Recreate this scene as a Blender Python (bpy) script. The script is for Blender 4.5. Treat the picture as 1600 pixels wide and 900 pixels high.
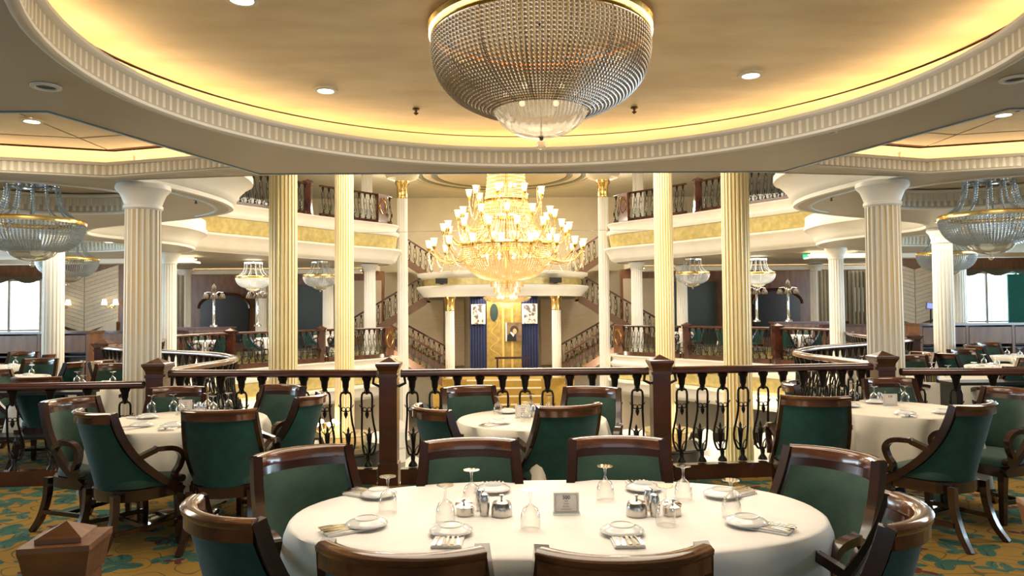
import bpy, bmesh, math, random
from math import sin, cos, pi, radians, sqrt, atan2, hypot
from mathutils import Vector, Matrix
from mathutils.geometry import tessellate_polygon
random.seed(7)
S = bpy.context.scene
for o in list(bpy.data.objects): bpy.data.objects.remove(o)

# ---------------------------------------------------------------- camera, world, exposure
F = 1155.0; EYE = 1.6; CX = -0.26
PITCH = math.atan(35/F); ROLL = radians(0.5); YAW = radians(-1.2)
cam_d = bpy.data.cameras.new('camera'); cam = bpy.data.objects.new('camera', cam_d)
S.collection.objects.link(cam); S.camera = cam
cam_d.sensor_width = 36; cam_d.lens = F*36/1600; cam_d.clip_start = 0.05; cam_d.clip_end = 300
CR = Matrix.Rotation(YAW, 3, 'Z') @ Matrix.Rotation(pi/2+PITCH, 3, 'X') @ Matrix.Rotation(-ROLL, 3, 'Z')
cam.matrix_world = Matrix.Translation((CX, 0, EYE)) @ CR.to_4x4()

world = bpy.data.worlds.new('daylight'); S.world = world; world.use_nodes = True
wb = world.node_tree.nodes['Background']
wb.inputs[0].default_value = (0.72, 0.88, 1.0, 1); wb.inputs[1].default_value = 0.42
S.view_settings.view_transform = 'Standard'; S.view_settings.look = 'None'
S.view_settings.exposure = 0.5; S.view_settings.gamma = 1.0
S.view_settings.use_curve_mapping = False

def lamp(kind, name, loc, energy, color, size=None, rot=None, spot=None, label=None):
    d = bpy.data.lights.new(name, kind); d.energy = energy; d.color = color
    o = bpy.data.objects.new(name, d); S.collection.objects.link(o); o.location = loc
    if kind == 'AREA':
        d.shape = 'RECTANGLE' if isinstance(size, tuple) else 'DISK'
        if isinstance(size, tuple): d.size, d.size_y = size
        else: d.size = size
    elif size: d.shadow_soft_size = size
    if spot: d.spot_size = radians(spot); d.spot_blend = 0.6
    if rot: o.rotation_euler = rot
    return o
WARM = (1.0, 0.86, 0.68); GOLDL = (1.0, 0.60, 0.20); COOL = (0.65, 0.85, 1.0)
# daylight through the wide windows behind the viewer and at both sides
lamp('AREA', 'window_daylight_rear', (0, -4.5, 2.0), 30, (0.82, 0.92, 1.0), (9, 2.2), (radians(90), 0, 0))
lamp('AREA', 'window_daylight_left', (-15.2, 12, 1.9), 700, COOL, (14, 2.0), (radians(90), 0, radians(-90)))
lamp('AREA', 'window_daylight_right', (15.2, 12, 1.9), 700, COOL, (14, 2.0), (radians(90), 0, radians(90)))
# general room lighting in the ceilings
lamp('AREA', 'ceiling_wash_dome', (0, 4.1, 3.17), 95, WARM, 3.4)
for sx in (-1, 1):
    lamp('AREA', 'ceiling_wash_side', (sx*4.6, 5.9, 3.12), 40, WARM, 1.6)
    lamp('AREA', 'ceiling_wash_wing', (sx*6.5, 12.5, 2.9), 60, WARM, 3.0)
    lamp('AREA', 'ceiling_wash_balcony', (sx*9, 23.5, 3.25), 230, WARM, 5.0)
    lamp('AREA', 'ceiling_wash_upper', (sx*9, 21, 7.0), 350, WARM, 5.0)
    lamp('AREA', 'ceiling_wash_lower', (sx*7.5, 19, -0.9), 420, (1.0, 0.80, 0.55), 6.0)
lamp('AREA', 'ceiling_wash_atrium', (0, 17, 7.0), 1300, WARM, 8.0)
lamp('AREA', 'stair_hall_wash', (0, 29.5, 6.9), 600, WARM, 4.0)
lamp('AREA', 'landing_fill_light', (0, 30.0, 2.1), 150, WARM, 3.0)  # fill lamp added below the landing to brighten the dim hall
for sx in (-1, 1):  # unseen fill lamps added to brighten the stair hall walls
    lamp('POINT', 'hall_fill_upper', (sx*4.3, 29.0, 5.6), 170, WARM, .3)
    lamp('POINT', 'hall_fill_lower', (sx*4.2, 28.3, -.6), 130, WARM, .3)
lamp('POINT', 'grand_chandelier_light_upper', (0, 17, 4.2), 70, (1.0, 0.78, 0.48), 0.5)
lamp('POINT', 'atrium_fill_light', (0, 12.5, 3.4), 300, (1.0, 0.80, 0.50), 0.5)  # fill lamp added in open air ahead of the chandelier to light the atrium

# ---------------------------------------------------------------- pixel helpers (measuring aid)
def ray(px, py):
    v = CR @ Vector(((px-800)/F, -(py-450)/F, -1)); return v
def atH(px, py, H):
    v = ray(px, py); t = (H-EYE)/v.z
    return Vector((CX+v.x*t, v.y*t, H))
def atY(px, py, Y):
    v = ray(px, py); t = Y/v.y
    return Vector((CX+v.x*t, Y, EYE+v.z*t))

# ---------------------------------------------------------------- materials
def mat(name, col, rough=0.5, metal=0.0, col2=None, scale=8.0, detail=3.0, bump=0.0, bscale=None, coat=0.0,
        emit=None, estr=0.0, stretch=None, trans=0.0, spec=0.5, sheen=0.0, mixw=(0.35, 0.65)):
    m = bpy.data.materials.new(name); m.use_nodes = True
    nt = m.node_tree; b = nt.nodes['Principled BSDF']; L = nt.links.new
    b.inputs['Base Color'].default_value = (*col, 1); b.inputs['Roughness'].default_value = rough
    b.inputs['Metallic'].default_value = metal; b.inputs['Coat Weight'].default_value = coat
    b.inputs['Coat Roughness'].default_value = 0.08
    b.inputs['Transmission Weight'].default_value = trans
    b.inputs['Specular IOR Level'].default_value = spec
    b.inputs['Sheen Weight'].default_value = sheen
    tc = nt.nodes.new('ShaderNodeTexCoord'); mp = nt.nodes.new('ShaderNodeMapping')
    L(tc.outputs['Object'], mp.inputs[0])
    if stretch: mp.inputs['Scale'].default_value = stretch
    nz = nt.nodes.new('ShaderNodeTexNoise'); nz.inputs['Scale'].default_value = scale; nz.inputs['Detail'].default_value = detail
    L(mp.outputs[0], nz.inputs['Vector'])
    c2 = col2 or tuple(c*0.88 for c in col)
    rp = nt.nodes.new('ShaderNodeValToRGB')
    rp.color_ramp.elements[0].position = mixw[0]; rp.color_ramp.elements[1].position = mixw[1]
    rp.color_ramp.elements[0].color = (*c2, 1); rp.color_ramp.elements[1].color = (*col, 1)
    L(nz.outputs[0], rp.inputs[0]); L(rp.outputs[0], b.inputs['Base Color'])
    if bump:
        n2 = nt.nodes.new('ShaderNodeTexNoise'); n2.inputs['Scale'].default_value = bscale or scale*6
        L(mp.outputs[0], n2.inputs['Vector'])
        bp = nt.nodes.new('ShaderNodeBump'); bp.inputs['Strength'].default_value = bump; bp.inputs['Distance'].default_value = 0.01
        L(n2.outputs[0], bp.inputs['Height']); L(bp.outputs[0], b.inputs['Normal'])
    if emit:
        b.inputs['Emission Color'].default_value = (*emit, 1); b.inputs['Emission Strength'].default_value = estr
    return m
def emis(name, col, s):
    m = bpy.data.materials.new(name); m.use_nodes = True; nt = m.node_tree
    nt.nodes.remove(nt.nodes['Principled BSDF'])
    e = nt.nodes.new('ShaderNodeEmission'); e.inputs[0].default_value = (*col, 1); e.inputs[1].default_value = s
    nt.links.new(e.outputs[0], nt.nodes['Material Output'].inputs[0]); return m
def glassy(name, tint=(1, 1, 1), gloss=0.35, extra=None, rough=0.03, body=0.0, bodycol=(.8, .8, .8)):
    """thin clear glass: see-through film with a Fresnel sheen, optionally a little milky body"""
    m = bpy.data.materials.new(name); m.use_nodes = True; nt = m.node_tree; L = nt.links.new
    nt.nodes.remove(nt.nodes['Principled BSDF'])
    t = nt.nodes.new('ShaderNodeBsdfTransparent'); t.inputs[0].default_value = (*tint, 1)
    g = nt.nodes.new('ShaderNodeBsdfGlossy'); g.inputs['Roughness'].default_value = rough
    lw = nt.nodes.new('ShaderNodeLayerWeight'); lw.inputs[0].default_value = gloss
    mx = nt.nodes.new('ShaderNodeMixShader'); L(lw.outputs['Facing'], mx.inputs[0]); L(t.outputs[0], mx.inputs[1]); L(g.outputs[0], mx.inputs[2])
    out = mx
    if body:
        d = nt.nodes.new('ShaderNodeBsdfDiffuse'); d.inputs[0].default_value = (*bodycol, 1)
        tr = nt.nodes.new('ShaderNodeBsdfTranslucent'); tr.inputs[0].default_value = (*bodycol, 1)
        m0 = nt.nodes.new('ShaderNodeMixShader'); L(d.outputs[0], m0.inputs[1]); L(tr.outputs[0], m0.inputs[2])
        m2 = nt.nodes.new('ShaderNodeMixShader'); m2.inputs[0].default_value = body
        L(mx.outputs[0], m2.inputs[1]); L(m0.outputs[0], m2.inputs[2]); out = m2
    L(out.outputs[0], nt.nodes['Material Output'].inputs[0]); return m

M = {}
M['cream'] = mat('cream_plaster', (.80, .74, .60), .55, scale=2, col2=(.76, .69, .54))
M['white'] = mat('white_plaster', (.84, .81, .72), .5, scale=2, col2=(.80, .77, .67))
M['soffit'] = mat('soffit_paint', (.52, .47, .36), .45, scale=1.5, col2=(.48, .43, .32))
M['dentil'] = mat('dentil_plaster', (.84, .78, .62), .5, scale=5)
M['goldleaf'] = mat('gold_leaf_ceiling', (.84, .73, .50), .42, .08, col2=(.70, .58, .36), scale=1.6, detail=8, bump=.15, bscale=9, stretch=(1, 2.2, 1))
M['goldband'] = mat('gold_textured_band', (.72, .60, .26), .35, .3, col2=(.56, .45, .16), scale=6, detail=6, bump=.3)
M['brass'] = mat('polished_brass', (.85, .58, .20), .2, 1.0)
M['redline'] = mat('dark_red_gap', (.10, .025, .01), .8)
M['colwhite'] = mat('column_pearl_white', (.86, .84, .76), .42, scale=1.2, col2=(.80, .77, .68))
M['colgroove'] = mat('column_gilt_flute', (.70, .54, .30), .4, .05, scale=1.2, col2=(.70, .64, .50))
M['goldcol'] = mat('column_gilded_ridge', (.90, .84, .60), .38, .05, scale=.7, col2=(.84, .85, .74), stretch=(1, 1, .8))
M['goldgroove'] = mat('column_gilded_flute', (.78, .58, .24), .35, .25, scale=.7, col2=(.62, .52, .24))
M['wood'] = mat('polished_mahogany', (.038, .012, .0065), .2, col2=(.02, .007, .005), scale=3, detail=6, stretch=(1, 1, 6), coat=.6)
M['woodlight'] = mat('polished_chestnut', (.17, .065, .022), .2, col2=(.08, .026, .01), scale=3, detail=6, stretch=(6, 1, 1), coat=.7)
M['rail'] = mat('handrail_mahogany', (.085, .025, .012), .2, col2=(.045, .013, .008), scale=3, detail=5, coat=.6)
M['newelwood'] = mat('newel_walnut', (.24, .09, .022), .4, col2=(.12, .04, .01), scale=4, detail=6, stretch=(1, 6, 1), coat=.12)
M['iron'] = mat('wrought_iron', (.03, .024, .02), .35, .7, col2=(.015, .012, .01), scale=10)
M['ironbrass'] = mat('aged_bronze', (.16, .10, .045), .35, .8, scale=10)
M['green'] = mat('green_velvet', (.003, .066, .056), .75, col2=(.002, .044, .037), scale=14, bump=.08, sheen=.12, mixw=(.3, .7))
M['greenface'] = mat('green_velvet_inner', (.012, .055, .034), .72, col2=(.007, .038, .024), scale=14, bump=.08, sheen=.12, mixw=(.3, .7))
M['cloth'] = mat('white_linen', (.84, .82, .79), .75, scale=3, bump=.05, bscale=300)
M['ivory'] = mat('ivory_linen', (.82, .76, .64), .75, scale=3, bump=.05, bscale=200)
M['china'] = mat('white_china', (.86, .87, .86), .12, scale=2, coat=.5)
M['steel'] = mat('brushed_steel', (.62, .59, .55), .22, 1.0, scale=40, stretch=(1, 1, .1))
M['silver'] = mat('silver_cutlery', (.72, .68, .60), .14, 1.0)
M['chrome'] = mat('chrome', (.75, .75, .75), .08, 1.0)
M['card'] = mat('pale_card', (.80, .76, .73), .6)
M['ink'] = mat('dark_ink', (.05, .04, .04), .6)
M['inksoft'] = mat('grey_ink', (.35, .31, .30), .6)
M['black'] = mat('black_panel', (.012, .013, .013), .35)
M['darkgreen'] = mat('dark_green_panel', (.015, .035, .03), .4)
M['panel'] = mat('pale_wood_panel', (.70, .60, .44), .5, col2=(.64, .54, .38), scale=3, stretch=(1, 1, 6))
M['panel2'] = mat('pale_wood_panel_crossgrain', (.66, .57, .46), .5, col2=(.58, .49, .38), scale=3, stretch=(6, 1, 1))
M['walnut'] = mat('walnut_panel', (.20, .09, .04), .35, col2=(.12, .05, .02), scale=2, detail=6, stretch=(4, 4, 1))
M['tan'] = mat('tan_wall', (.46, .38, .27), .7, col2=(.40, .33, .23), scale=.8)
M['curtain'] = mat('grey_curtain', (.16, .15, .11), .8)
M['navy'] = mat('navy_curtain', (.02, .028, .09), .8)
M['goldpanel'] = mat('etched_gold_panel', (.52, .36, .10), .35, .5, col2=(.34, .24, .07), scale=5, detail=8)
M['goldstrip'] = mat('bright_gold_strip', (.85, .62, .2), .3, .5)
M['winframe'] = mat('window_frame_white', (.75, .78, .8), .4)
M['winglow'] = emis('window_daylight', (.86, .95, 1.0), 4.5)
M['led'] = emis('warm_cove_led', (1.0, .67, .35), 8.5)
M['led2'] = emis('warm_cove_led_bright', (1.0, .67, .35), 13.0)
M['lampglow'] = emis('downlight_glow', (1.0, .9, .72), 9.0)
M['bulb'] = emis('bulb_glow', (1.0, .80, .50), 9.0)
M['shade'] = emis('lamp_shade_glow', (1.0, .86, .62), 2.2)
M['glass'] = glassy('clear_glass', (.95, .95, .94), .36)
M['panelglass'] = glassy('safety_glass', (.93, .96, .95), .12, rough=.01)
M['crystal'] = glassy('lead_crystal', (.55, .48, .37), .28, rough=.12, body=.45, bodycol=(.21, .175, .115))
M['crystalcool'] = glassy('cool_crystal', (.84, .88, .90), .6, rough=.06, body=.40, bodycol=(.72, .75, .74))
M['crystalwarm'] = glassy('warm_crystal', (.98, .9, .72), .45, rough=.15, body=.26, bodycol=(.78, .58, .30))
M['bowlglass'] = glassy('ribbed_glass', (.85, .80, .70), .5, rough=.1, body=.25, bodycol=(.85, .78, .62))
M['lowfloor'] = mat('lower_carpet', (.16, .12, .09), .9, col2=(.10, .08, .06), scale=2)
M['plinth'] = mat('box_orange', (.50, .22, .08), .5)
M['screen'] = emis('tablet_screen', (.25, .3, .85), 1.2)
M['teal'] = mat('teal_screen', (.02, .30, .30), .5)
M['halltan'] = mat('hall_cream_tan', (.74, .66, .48), .6, col2=(.66, .58, .41), scale=.8)
M['exit'] = emis('exit_sign_green', (.05, .6, .25), 1.2)
M['stepgold'] = mat('gold_stair_carpet', (.42, .27, .05), .85, scale=8)
M['stringer'] = mat('brown_stringer', (.13, .065, .035), .5)
M['deckcarpet2'] = mat('side_carpet', (.20, .15, .06), .9, col2=(.06, .10, .06), scale=5)

def carpet():
    m = bpy.data.materials.new('leaf_carpet'); m.use_nodes = True; nt = m.node_tree; N = nt.nodes.new; L = nt.links.new
    b = nt.nodes['Principled BSDF']; b.inputs['Roughness'].default_value = .95; b.inputs['Specular IOR Level'].default_value = .1
    tc = N('ShaderNodeTexCoord'); sep = tc.outputs['Object']
    def math_(op, a, b2=None, c=None):
        n = N('ShaderNodeMath'); n.operation = op
        for i, v in enumerate((a, b2, c)):
            if v is None: continue
            if isinstance(v, (int, float)): n.inputs[i].default_value = v
            else: L(v, n.inputs[i])
        return n.outputs[0]
    def mix(f, c1, c2):
        n = N('ShaderNodeMix'); n.data_type = 'RGBA'
        L(f, n.inputs[0])
        for i, c in ((6, c1), (7, c2)):
            if isinstance(c, tuple): n.inputs[i].default_value = (*c, 1)
            else: L(c, n.inputs[i])
        return n.outputs[2]
    # wobble
    nz = N('ShaderNodeTexNoise'); nz.inputs['Scale'].default_value = 3.0; L(sep, nz.inputs[0])
    wob = N('ShaderNodeVectorMath'); wob.operation = 'MULTIPLY_ADD'
    L(nz.outputs['Color'], wob.inputs[0]); wob.inputs[1].default_value = (.16, .16, 0); L(sep, wob.inputs[2])
    base_n = N('ShaderNodeTexNoise'); base_n.inputs['Scale'].default_value = 60; L(sep, base_n.inputs[0])
    col = mix(base_n.outputs[0], (.24, .14, .028), (.33, .205, .048))
    big = N('ShaderNodeTexNoise'); big.inputs['Scale'].default_value = 1.7; L(sep, big.inputs[0])
    # vines: thin contour of smooth noise
    vn = N('ShaderNodeTexNoise'); vn.inputs['Scale'].default_value = 2.6; vn.inputs['Detail'].default_value = 0; L(sep, vn.inputs[0])
    v1 = math_('ABSOLUTE', math_('SUBTRACT', math_('FRACT', math_('MULTIPLY', vn.outputs[0], 7.0)), .5))
    vine = math_('LESS_THAN', v1, .045)
    col = mix(vine, col, (.12, .09, .035))
    for sc, off, radius, cA in ((2.5, 0.0, .40, (.04, .10, .075)), (3.3, 7.3, .33, (.055, .12, .09)), (2.1, 3.1, .13, (.10, .03, .03))):
        mp = N('ShaderNodeMapping'); mp.inputs['Location'].default_value = (off, off*.7, 0); mp.inputs['Scale'].default_value = (sc, sc, 0)
        L(wob.outputs[0], mp.inputs[0])
        vo = N('ShaderNodeTexVoronoi'); vo.voronoi_dimensions = '2D'; vo.inputs['Scale'].default_value = 1; vo.inputs['Randomness'].default_value = .8
        L(mp.outputs[0], vo.inputs['Vector'])
        d = N('ShaderNodeVectorMath'); d.operation = 'SUBTRACT'; L(mp.outputs[0], d.inputs[0]); L(vo.outputs['Position'], d.inputs[1])
        cs = N('ShaderNodeSeparateXYZ'); L(d.outputs[0], cs.inputs[0])
        cc = N('ShaderNodeSeparateColor'); L(vo.outputs['Color'], cc.inputs[0])
        ang = math_('ADD', math_('ARCTAN2', cs.outputs[1], cs.outputs[0]), math_('MULTIPLY', cc.outputs[0], 6.283))
        dist = vo.outputs['Distance']
        lob = math_('ADD', .55, math_('MULTIPLY', .30, math_('COSINE', math_('MULTIPLY', ang, 3.0))))
        lob = math_('ADD', lob, math_('MULTIPLY', .15, math_('COSINE', math_('MULTIPLY', ang, 2.0))))
        keep = math_('GREATER_THAN', cc.outputs[1], .22)
        inside = math_('MULTIPLY', math_('LESS_THAN', dist, math_('MULTIPLY', lob, radius*1.35)), keep)
        vein = math_('GREATER_THAN', math_('ABSOLUTE', math_('SINE', math_('MULTIPLY', ang, 1.5))), .10)
        leafc = mix(math_('MULTIPLY', vein, base_n.outputs[0]), tuple(c*.6 for c in cA), tuple(c*1.5 for c in cA))
        col = mix(inside, col, leafc)
    L(col, b.inputs['Base Color'])
    bp = N('ShaderNodeBump'); bp.inputs['Strength'].default_value = .25; bp.inputs['Distance'].default_value = .004
    L(base_n.outputs[0], bp.inputs['Height']); L(bp.outputs[0], b.inputs['Normal'])
    return m
M['carpet'] = carpet()

# ---------------------------------------------------------------- mesh builder
class MB:
    def __init__(s): s.v = []; s.f = []; s.m = []; s.mi = 0
    def add(s, vs, fs):
        o = len(s.v); s.v += [tuple(p) for p in vs]
        s.f += [tuple(i+o for i in f) for f in fs]; s.m += [s.mi]*len(fs); return s
    def box(s, c, d, rz=0.0):
        x, y, z = d[0]/2, d[1]/2, d[2]/2; cc, sn = cos(rz), sin(rz); vs = []
        for dz in (-z, z):
            for dx, dy in ((-x, -y), (x, -y), (x, y), (-x, y)):
                vs.append((c[0]+dx*cc-dy*sn, c[1]+dx*sn+dy*cc, c[2]+dz))
        return s.add(vs, [(3, 2, 1, 0), (4, 5, 6, 7), (0, 1, 5, 4), (1, 2, 6, 5), (2, 3, 7, 6), (3, 0, 4, 7)])
    def lathe(s, prof, n=16, c=(0, 0, 0), a0=0, a1=2*pi, caps=False, flip=False):
        full = abs(a1-a0-2*pi) < 1e-6; k = n if full else n+1; vs = []; fs = []
        for r, z in prof:
            for i in range(k):
                a = a0+(a1-a0)*i/n; vs.append((c[0]+r*cos(a), c[1]+r*sin(a), c[2]+z))
        for j in range(len(prof)-1):
            for i in range(n):
                i2 = (i+1) % k if full else i+1
                q = (j*k+i, j*k+i2, (j+1)*k+i2, (j+1)*k+i); fs.append(q[::-1] if flip else q)
        if caps:
            fs.append(tuple(range(k))[::-1]); fs.append(tuple((len(prof)-1)*k+i for i in range(k)))
        return s.add(vs, fs)
    def tube(s, path, r, n=6, closed=False, caps=True):
        P = [Vector(p) for p in path]; N_ = len(P); rings = []
        rr = r if isinstance(r, (list, tuple)) else [r]*N_
        prev = None
        for i in range(N_):
            if closed: t = P[(i+1) % N_]-P[i-1]
            else: t = P[min(i+1, N_-1)]-P[max(i-1, 0)]
            if t.length < 1e-9: t = Vector((0, 0, 1))
            t.normalize()
            if prev is None:
                u = t.orthogonal().normalized()
            else:
                u = prev - t*prev.dot(t)
                u = u.normalized() if u.length > 1e-6 else t.orthogonal().normalized()
            prev = u; w = t.cross(u)
            rings.append([P[i]+(u*cos(2*pi*k/n)+w*sin(2*pi*k/n))*rr[i] for k in range(n)])
        vs = [p for rg in rings for p in rg]; fs = []
        for i in range(N_ if closed else N_-1):
            j = (i+1) % N_
            for k in range(n):
                k2 = (k+1) % n; fs.append((i*n+k, i*n+k2, j*n+k2, j*n+k))
        if caps and not closed: fs.append(tuple(range(n))[::-1]); fs.append(tuple((N_-1)*n+k for k in range(n)))
        return s.add(vs, fs)
    def sweep(s, path, prof, closed=False, caps=True, up=None):
        """plan path (x,y,z) with a profile of (outward offset, height); outward = right-hand side of travel"""
        P = [Vector(p) for p in path]; N_ = len(P); vs = []; m = len(prof)
        for i in range(N_):
            if closed: a, b = P[i-1], P[(i+1) % N_]; d1 = (P[i]-a); d2 = (b-P[i])
            else:
                d1 = P[i]-P[i-1] if i else P[1]-P[0]; d2 = P[i+1]-P[i] if i < N_-1 else P[i]-P[i-1]
            d1 = Vector((d1.x, d1.y)).normalized(); d2 = Vector((d2.x, d2.y)).normalized()
            n1 = Vector((d1.y, -d1.x)); n2 = Vector((d2.y, -d2.x)); n = (n1+n2)
            n = n.normalized() if n.length > 1e-6 else n1
            k = 1/max(n.dot(n1), .5)
            for o, h in prof: vs.append((P[i].x+n.x*o*k, P[i].y+n.y*o*k, P[i].z+h))
        fs = []
        for i in range(N_ if closed else N_-1):
            j = (i+1) % N_
            for q in range(m-1): fs.append((i*m+q, j*m+q, j*m+q+1, i*m+q+1))
        if caps and not closed and m > 2:
            fs.append(tuple(range(m))); fs.append(tuple((N_-1)*m+q for q in range(m))[::-1])
        return s.add(vs, fs)
    def ribbon(s, path, w, t, side=None, taper=None):
        """rectangular bar along a 3D path; side = width direction (list or vector)"""
        P = [Vector(p) for p in path]; N_ = len(P); vs = []
        for i in range(N_):
            tt = (P[min(i+1, N_-1)]-P[max(i-1, 0)]).normalized()
            sd = Vector(side[i] if isinstance(side, list) else (side or (1, 0, 0)))
            sd = (sd-tt*sd.dot(tt)).normalized(); up = tt.cross(sd)
            k = taper[i] if taper else 1
            ww = w*k/2; th = t*k/2
            vs += [P[i]-sd*ww-up*th, P[i]+sd*ww-up*th, P[i]+sd*ww+up*th, P[i]-sd*ww+up*th]
        fs = []
        for i in range(N_-1):
            for k in range(4): fs.append((i*4+k, i*4+(k+1) % 4, i*4+4+(k+1) % 4, i*4+4+k))
        fs += [(3, 2, 1, 0), tuple((N_-1)*4+k for k in range(4))]
        return s.add(vs, fs)
    def grid(s, fn, nu, nv, thick=None):
        vs = [fn(i/nu, j/nv) for j in range(nv+1) for i in range(nu+1)]; k = nu+1
        fs = [(j*k+i, j*k+i+1, (j+1)*k+i+1, (j+1)*k+i) for j in range(nv) for i in range(nu)]
        return s.add(vs, fs)
    def prism(s, poly, z0, z1, holes=()):
        loops = [list(poly)]+[list(h) for h in holes]
        tris = tessellate_polygon([[Vector((p[0], p[1], 0)) for p in lp] for lp in loops])
        flat = [p for lp in loops for p in lp]; n = len(flat)
        vs = [(p[0], p[1], z0) for p in flat]+[(p[0], p[1], z1) for p in flat]; fs = []
        for t in tris:
            a, b, c = (Vector((*flat[i], 0)) for i in t)
            if (b-a).cross(c-a).z < 0: t = t[::-1]
            fs.append(tuple(t[::-1])); fs.append(tuple(i+n for i in t))
        o = 0
        for lp in loops:
            k = len(lp)
            ar = sum(lp[i][0]*lp[(i+1) % k][1]-lp[(i+1) % k][0]*lp[i][1] for i in range(k))
            for i in range(k):
                q = (o+i, o+(i+1) % k, o+(i+1) % k+n, o+i+n)
                fs.append(q if (ar > 0) == (o == 0) else q[::-1])
            o += k
        return s.add(vs, fs)
    def ball(s, c, r, n=6, m=4, sz=1.0):
        prof = [(r*sin(pi*j/m)+1e-5, -r*sz*cos(pi*j/m)) for j in range(m+1)]
        return s.lathe(prof, n, c)
    def octa(s, c, r, rz=1.0):
        x, y, z = c
        return s.add([(x+r, y, z), (x, y+r, z), (x-r, y, z), (x, y-r, z), (x, y, z+r*rz), (x, y, z-r*rz)],
                     [(0, 1, 4), (1, 2, 4), (2, 3, 4), (3, 0, 4), (1, 0, 5), (2, 1, 5), (3, 2, 5), (0, 3, 5)])
    def xf(s, mtx, i0=0):
        s.v[i0:] = [tuple(mtx @ Vector(p)) for p in s.v[i0:]]; return s
    def mesh(s, name, mats, smooth=35):
        me = bpy.data.meshes.new(name); me.from_pydata(s.v, [], s.f)
        mats = mats if isinstance(mats, (list, tuple)) else [mats]
        for m_ in mats: me.materials.append(M[m_] if isinstance(m_, str) else m_)
        if len(mats) > 1: me.polygons.foreach_set('material_index', s.m)
        if smooth:
            me.polygons.foreach_set('use_smooth', [True]*len(me.polygons))
            me.set_sharp_from_angle(angle=radians(smooth))
        me.update(); return me
    def build(s, name, mats, parent=None, smooth=35, loc=None, rz=0.0):
        return inst(name, s.mesh(name, mats, smooth), parent, loc, rz)
def inst(name, me, parent=None, loc=None, rz=0.0):
    o = bpy.data.objects.new(name, me); S.collection.objects.link(o)
    if parent: o.parent = parent
    if loc is not None: o.location = loc
    if rz: o.rotation_euler = (0, 0, rz)
    return o
def tag(o, label=None, cat=None, group=None, kind=None):
    if label: o['label'] = label
    if cat: o['category'] = cat
    if group: o['group'] = group
    if kind: o['kind'] = kind
    return o
def empty(name, loc=(0, 0, 0), rz=0.0, label=None, cat=None, group=None):
    o = bpy.data.objects.new(name, None); o.empty_display_size = .1; S.collection.objects.link(o)
    o.location = loc; o.rotation_euler = (0, 0, rz); return tag(o, label, cat, group)
def struct(name, mb, m, smooth=35, parent=None):
    o = mb.build(name, m, parent, smooth)
    if not parent: o['kind'] = 'structure'
    return o
def copy_tree(o, loc=None, rz=None, label=None, group=None, parent=None):
    c = o.copy(); S.collection.objects.link(c)
    if parent: c.parent = parent
    for ch in o.children: copy_tree(ch, parent=c)
    if loc is not None: c.location = loc
    if rz is not None: c.rotation_euler = (0, 0, rz)
    if label: c['label'] = label
    if group: c['group'] = group
    return c
def spline(pts, n=6, closed=False):
    P = [Vector(p) for p in pts]; out = []; N_ = len(P)
    for i in range(N_ if closed else N_-1):
        if closed: p0, p1, p2, p3 = P[i-1], P[i], P[(i+1) % N_], P[(i+2) % N_]
        else: p1, p2 = P[i], P[i+1]; p0 = P[i-1] if i else p1*2-p2; p3 = P[i+2] if i+2 < N_ else p2*2-p1
        for k in range(n):
            t = k/n; out.append(.5*((2*p1)+(p2-p0)*t+(2*p0-5*p1+4*p2-p3)*t*t+(3*p1-p0-3*p2+p3)*t**3))
    if not closed: out.append(P[-1])
    return out
def circ(c, r, n=48, a0=0, a1=2*pi): return [(c[0]+r*cos(a0+(a1-a0)*i/n), c[1]+r*sin(a0+(a1-a0)*i/n)) for i in range(n)]
def mir(pts): return [(-p[0],)+tuple(p[1:]) for p in pts][::-1]
def resample(path, step):
    """points and unit tangents every `step` metres along a polyline"""
    out = []; acc = 0; nxt = step/2
    for a, b in zip(path[:-1], path[1:]):
        a = Vector(a); b = Vector(b); l = (b-a).length
        while l > 0 and nxt <= acc+l:
            t = (nxt-acc)/l; out.append((a.lerp(b, t), (b-a).normalized())); nxt += step
        acc += l
    return out
def plen(path): return sum((Vector(b)-Vector(a)).length for a, b in zip(path[:-1], path[1:]))
# ================================================================= STRUCTURE
CEIL = [(0, 7.15), (-2.3, 7.25), (-3.9, 7.5), (-3.68, 8.3), (-3.6, 9.2), (-3.85, 10.0), (-4.7, 10.7), (-5.8, 11.3), (-6.7, 11.9),
        (-7.2, 12.8), (-6.9, 13.8), (-6.55, 14.8), (-6.7, 15.9), (-7.4, 16.8), (-8.5, 17.4), (-9.2, 18.3)]
UPPER = [(-9.4, 10), (-9.4, 14), (-9.3, 16), (-9.0, 18.3), (-8.2, 20.2), (-7, 22), (-5.8, 23.8), (-4.8, 25), (-4.1, 25.9), (-4.0, 26.6), (-4.4, 27.3), (-5.2, 27.5)]
RAILC = [(-3.52, 7.2), (-3.5, 8.0), (-3.45, 8.8), (-3.65, 9.6), (-4.3, 10.5), (-5.3, 11.3), (-6.3, 12.1), (-7.0, 12.8)]
RAILB = [(-7.0, 12.8), (-6.95, 14), (-7.3, 15.6), (-7.9, 17.2), (-8.4, 18.6)]
RAILM = [(-8.4, 18.6), (-8.3, 19.6), (-7.9, 20.6), (-6.9, 22.2), (-5.8, 23.8), (-4.8, 25), (-4.15, 25.9), (-4.08, 26.6), (-4.45, 27.2)]
def p3(pts, z=0): return [(p[0], p[1], z) for p in pts]
def sm(pts, n=5): return [(v.x, v.y) for v in spline(p3(pts), n)]
ceil_l = CEIL[:3]+sm(CEIL[2:], 6)[1:]
rc, rb, rm, ul = sm(RAILC), sm(RAILB), sm(RAILM), sm(UPPER)
WX = 19.0
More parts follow.
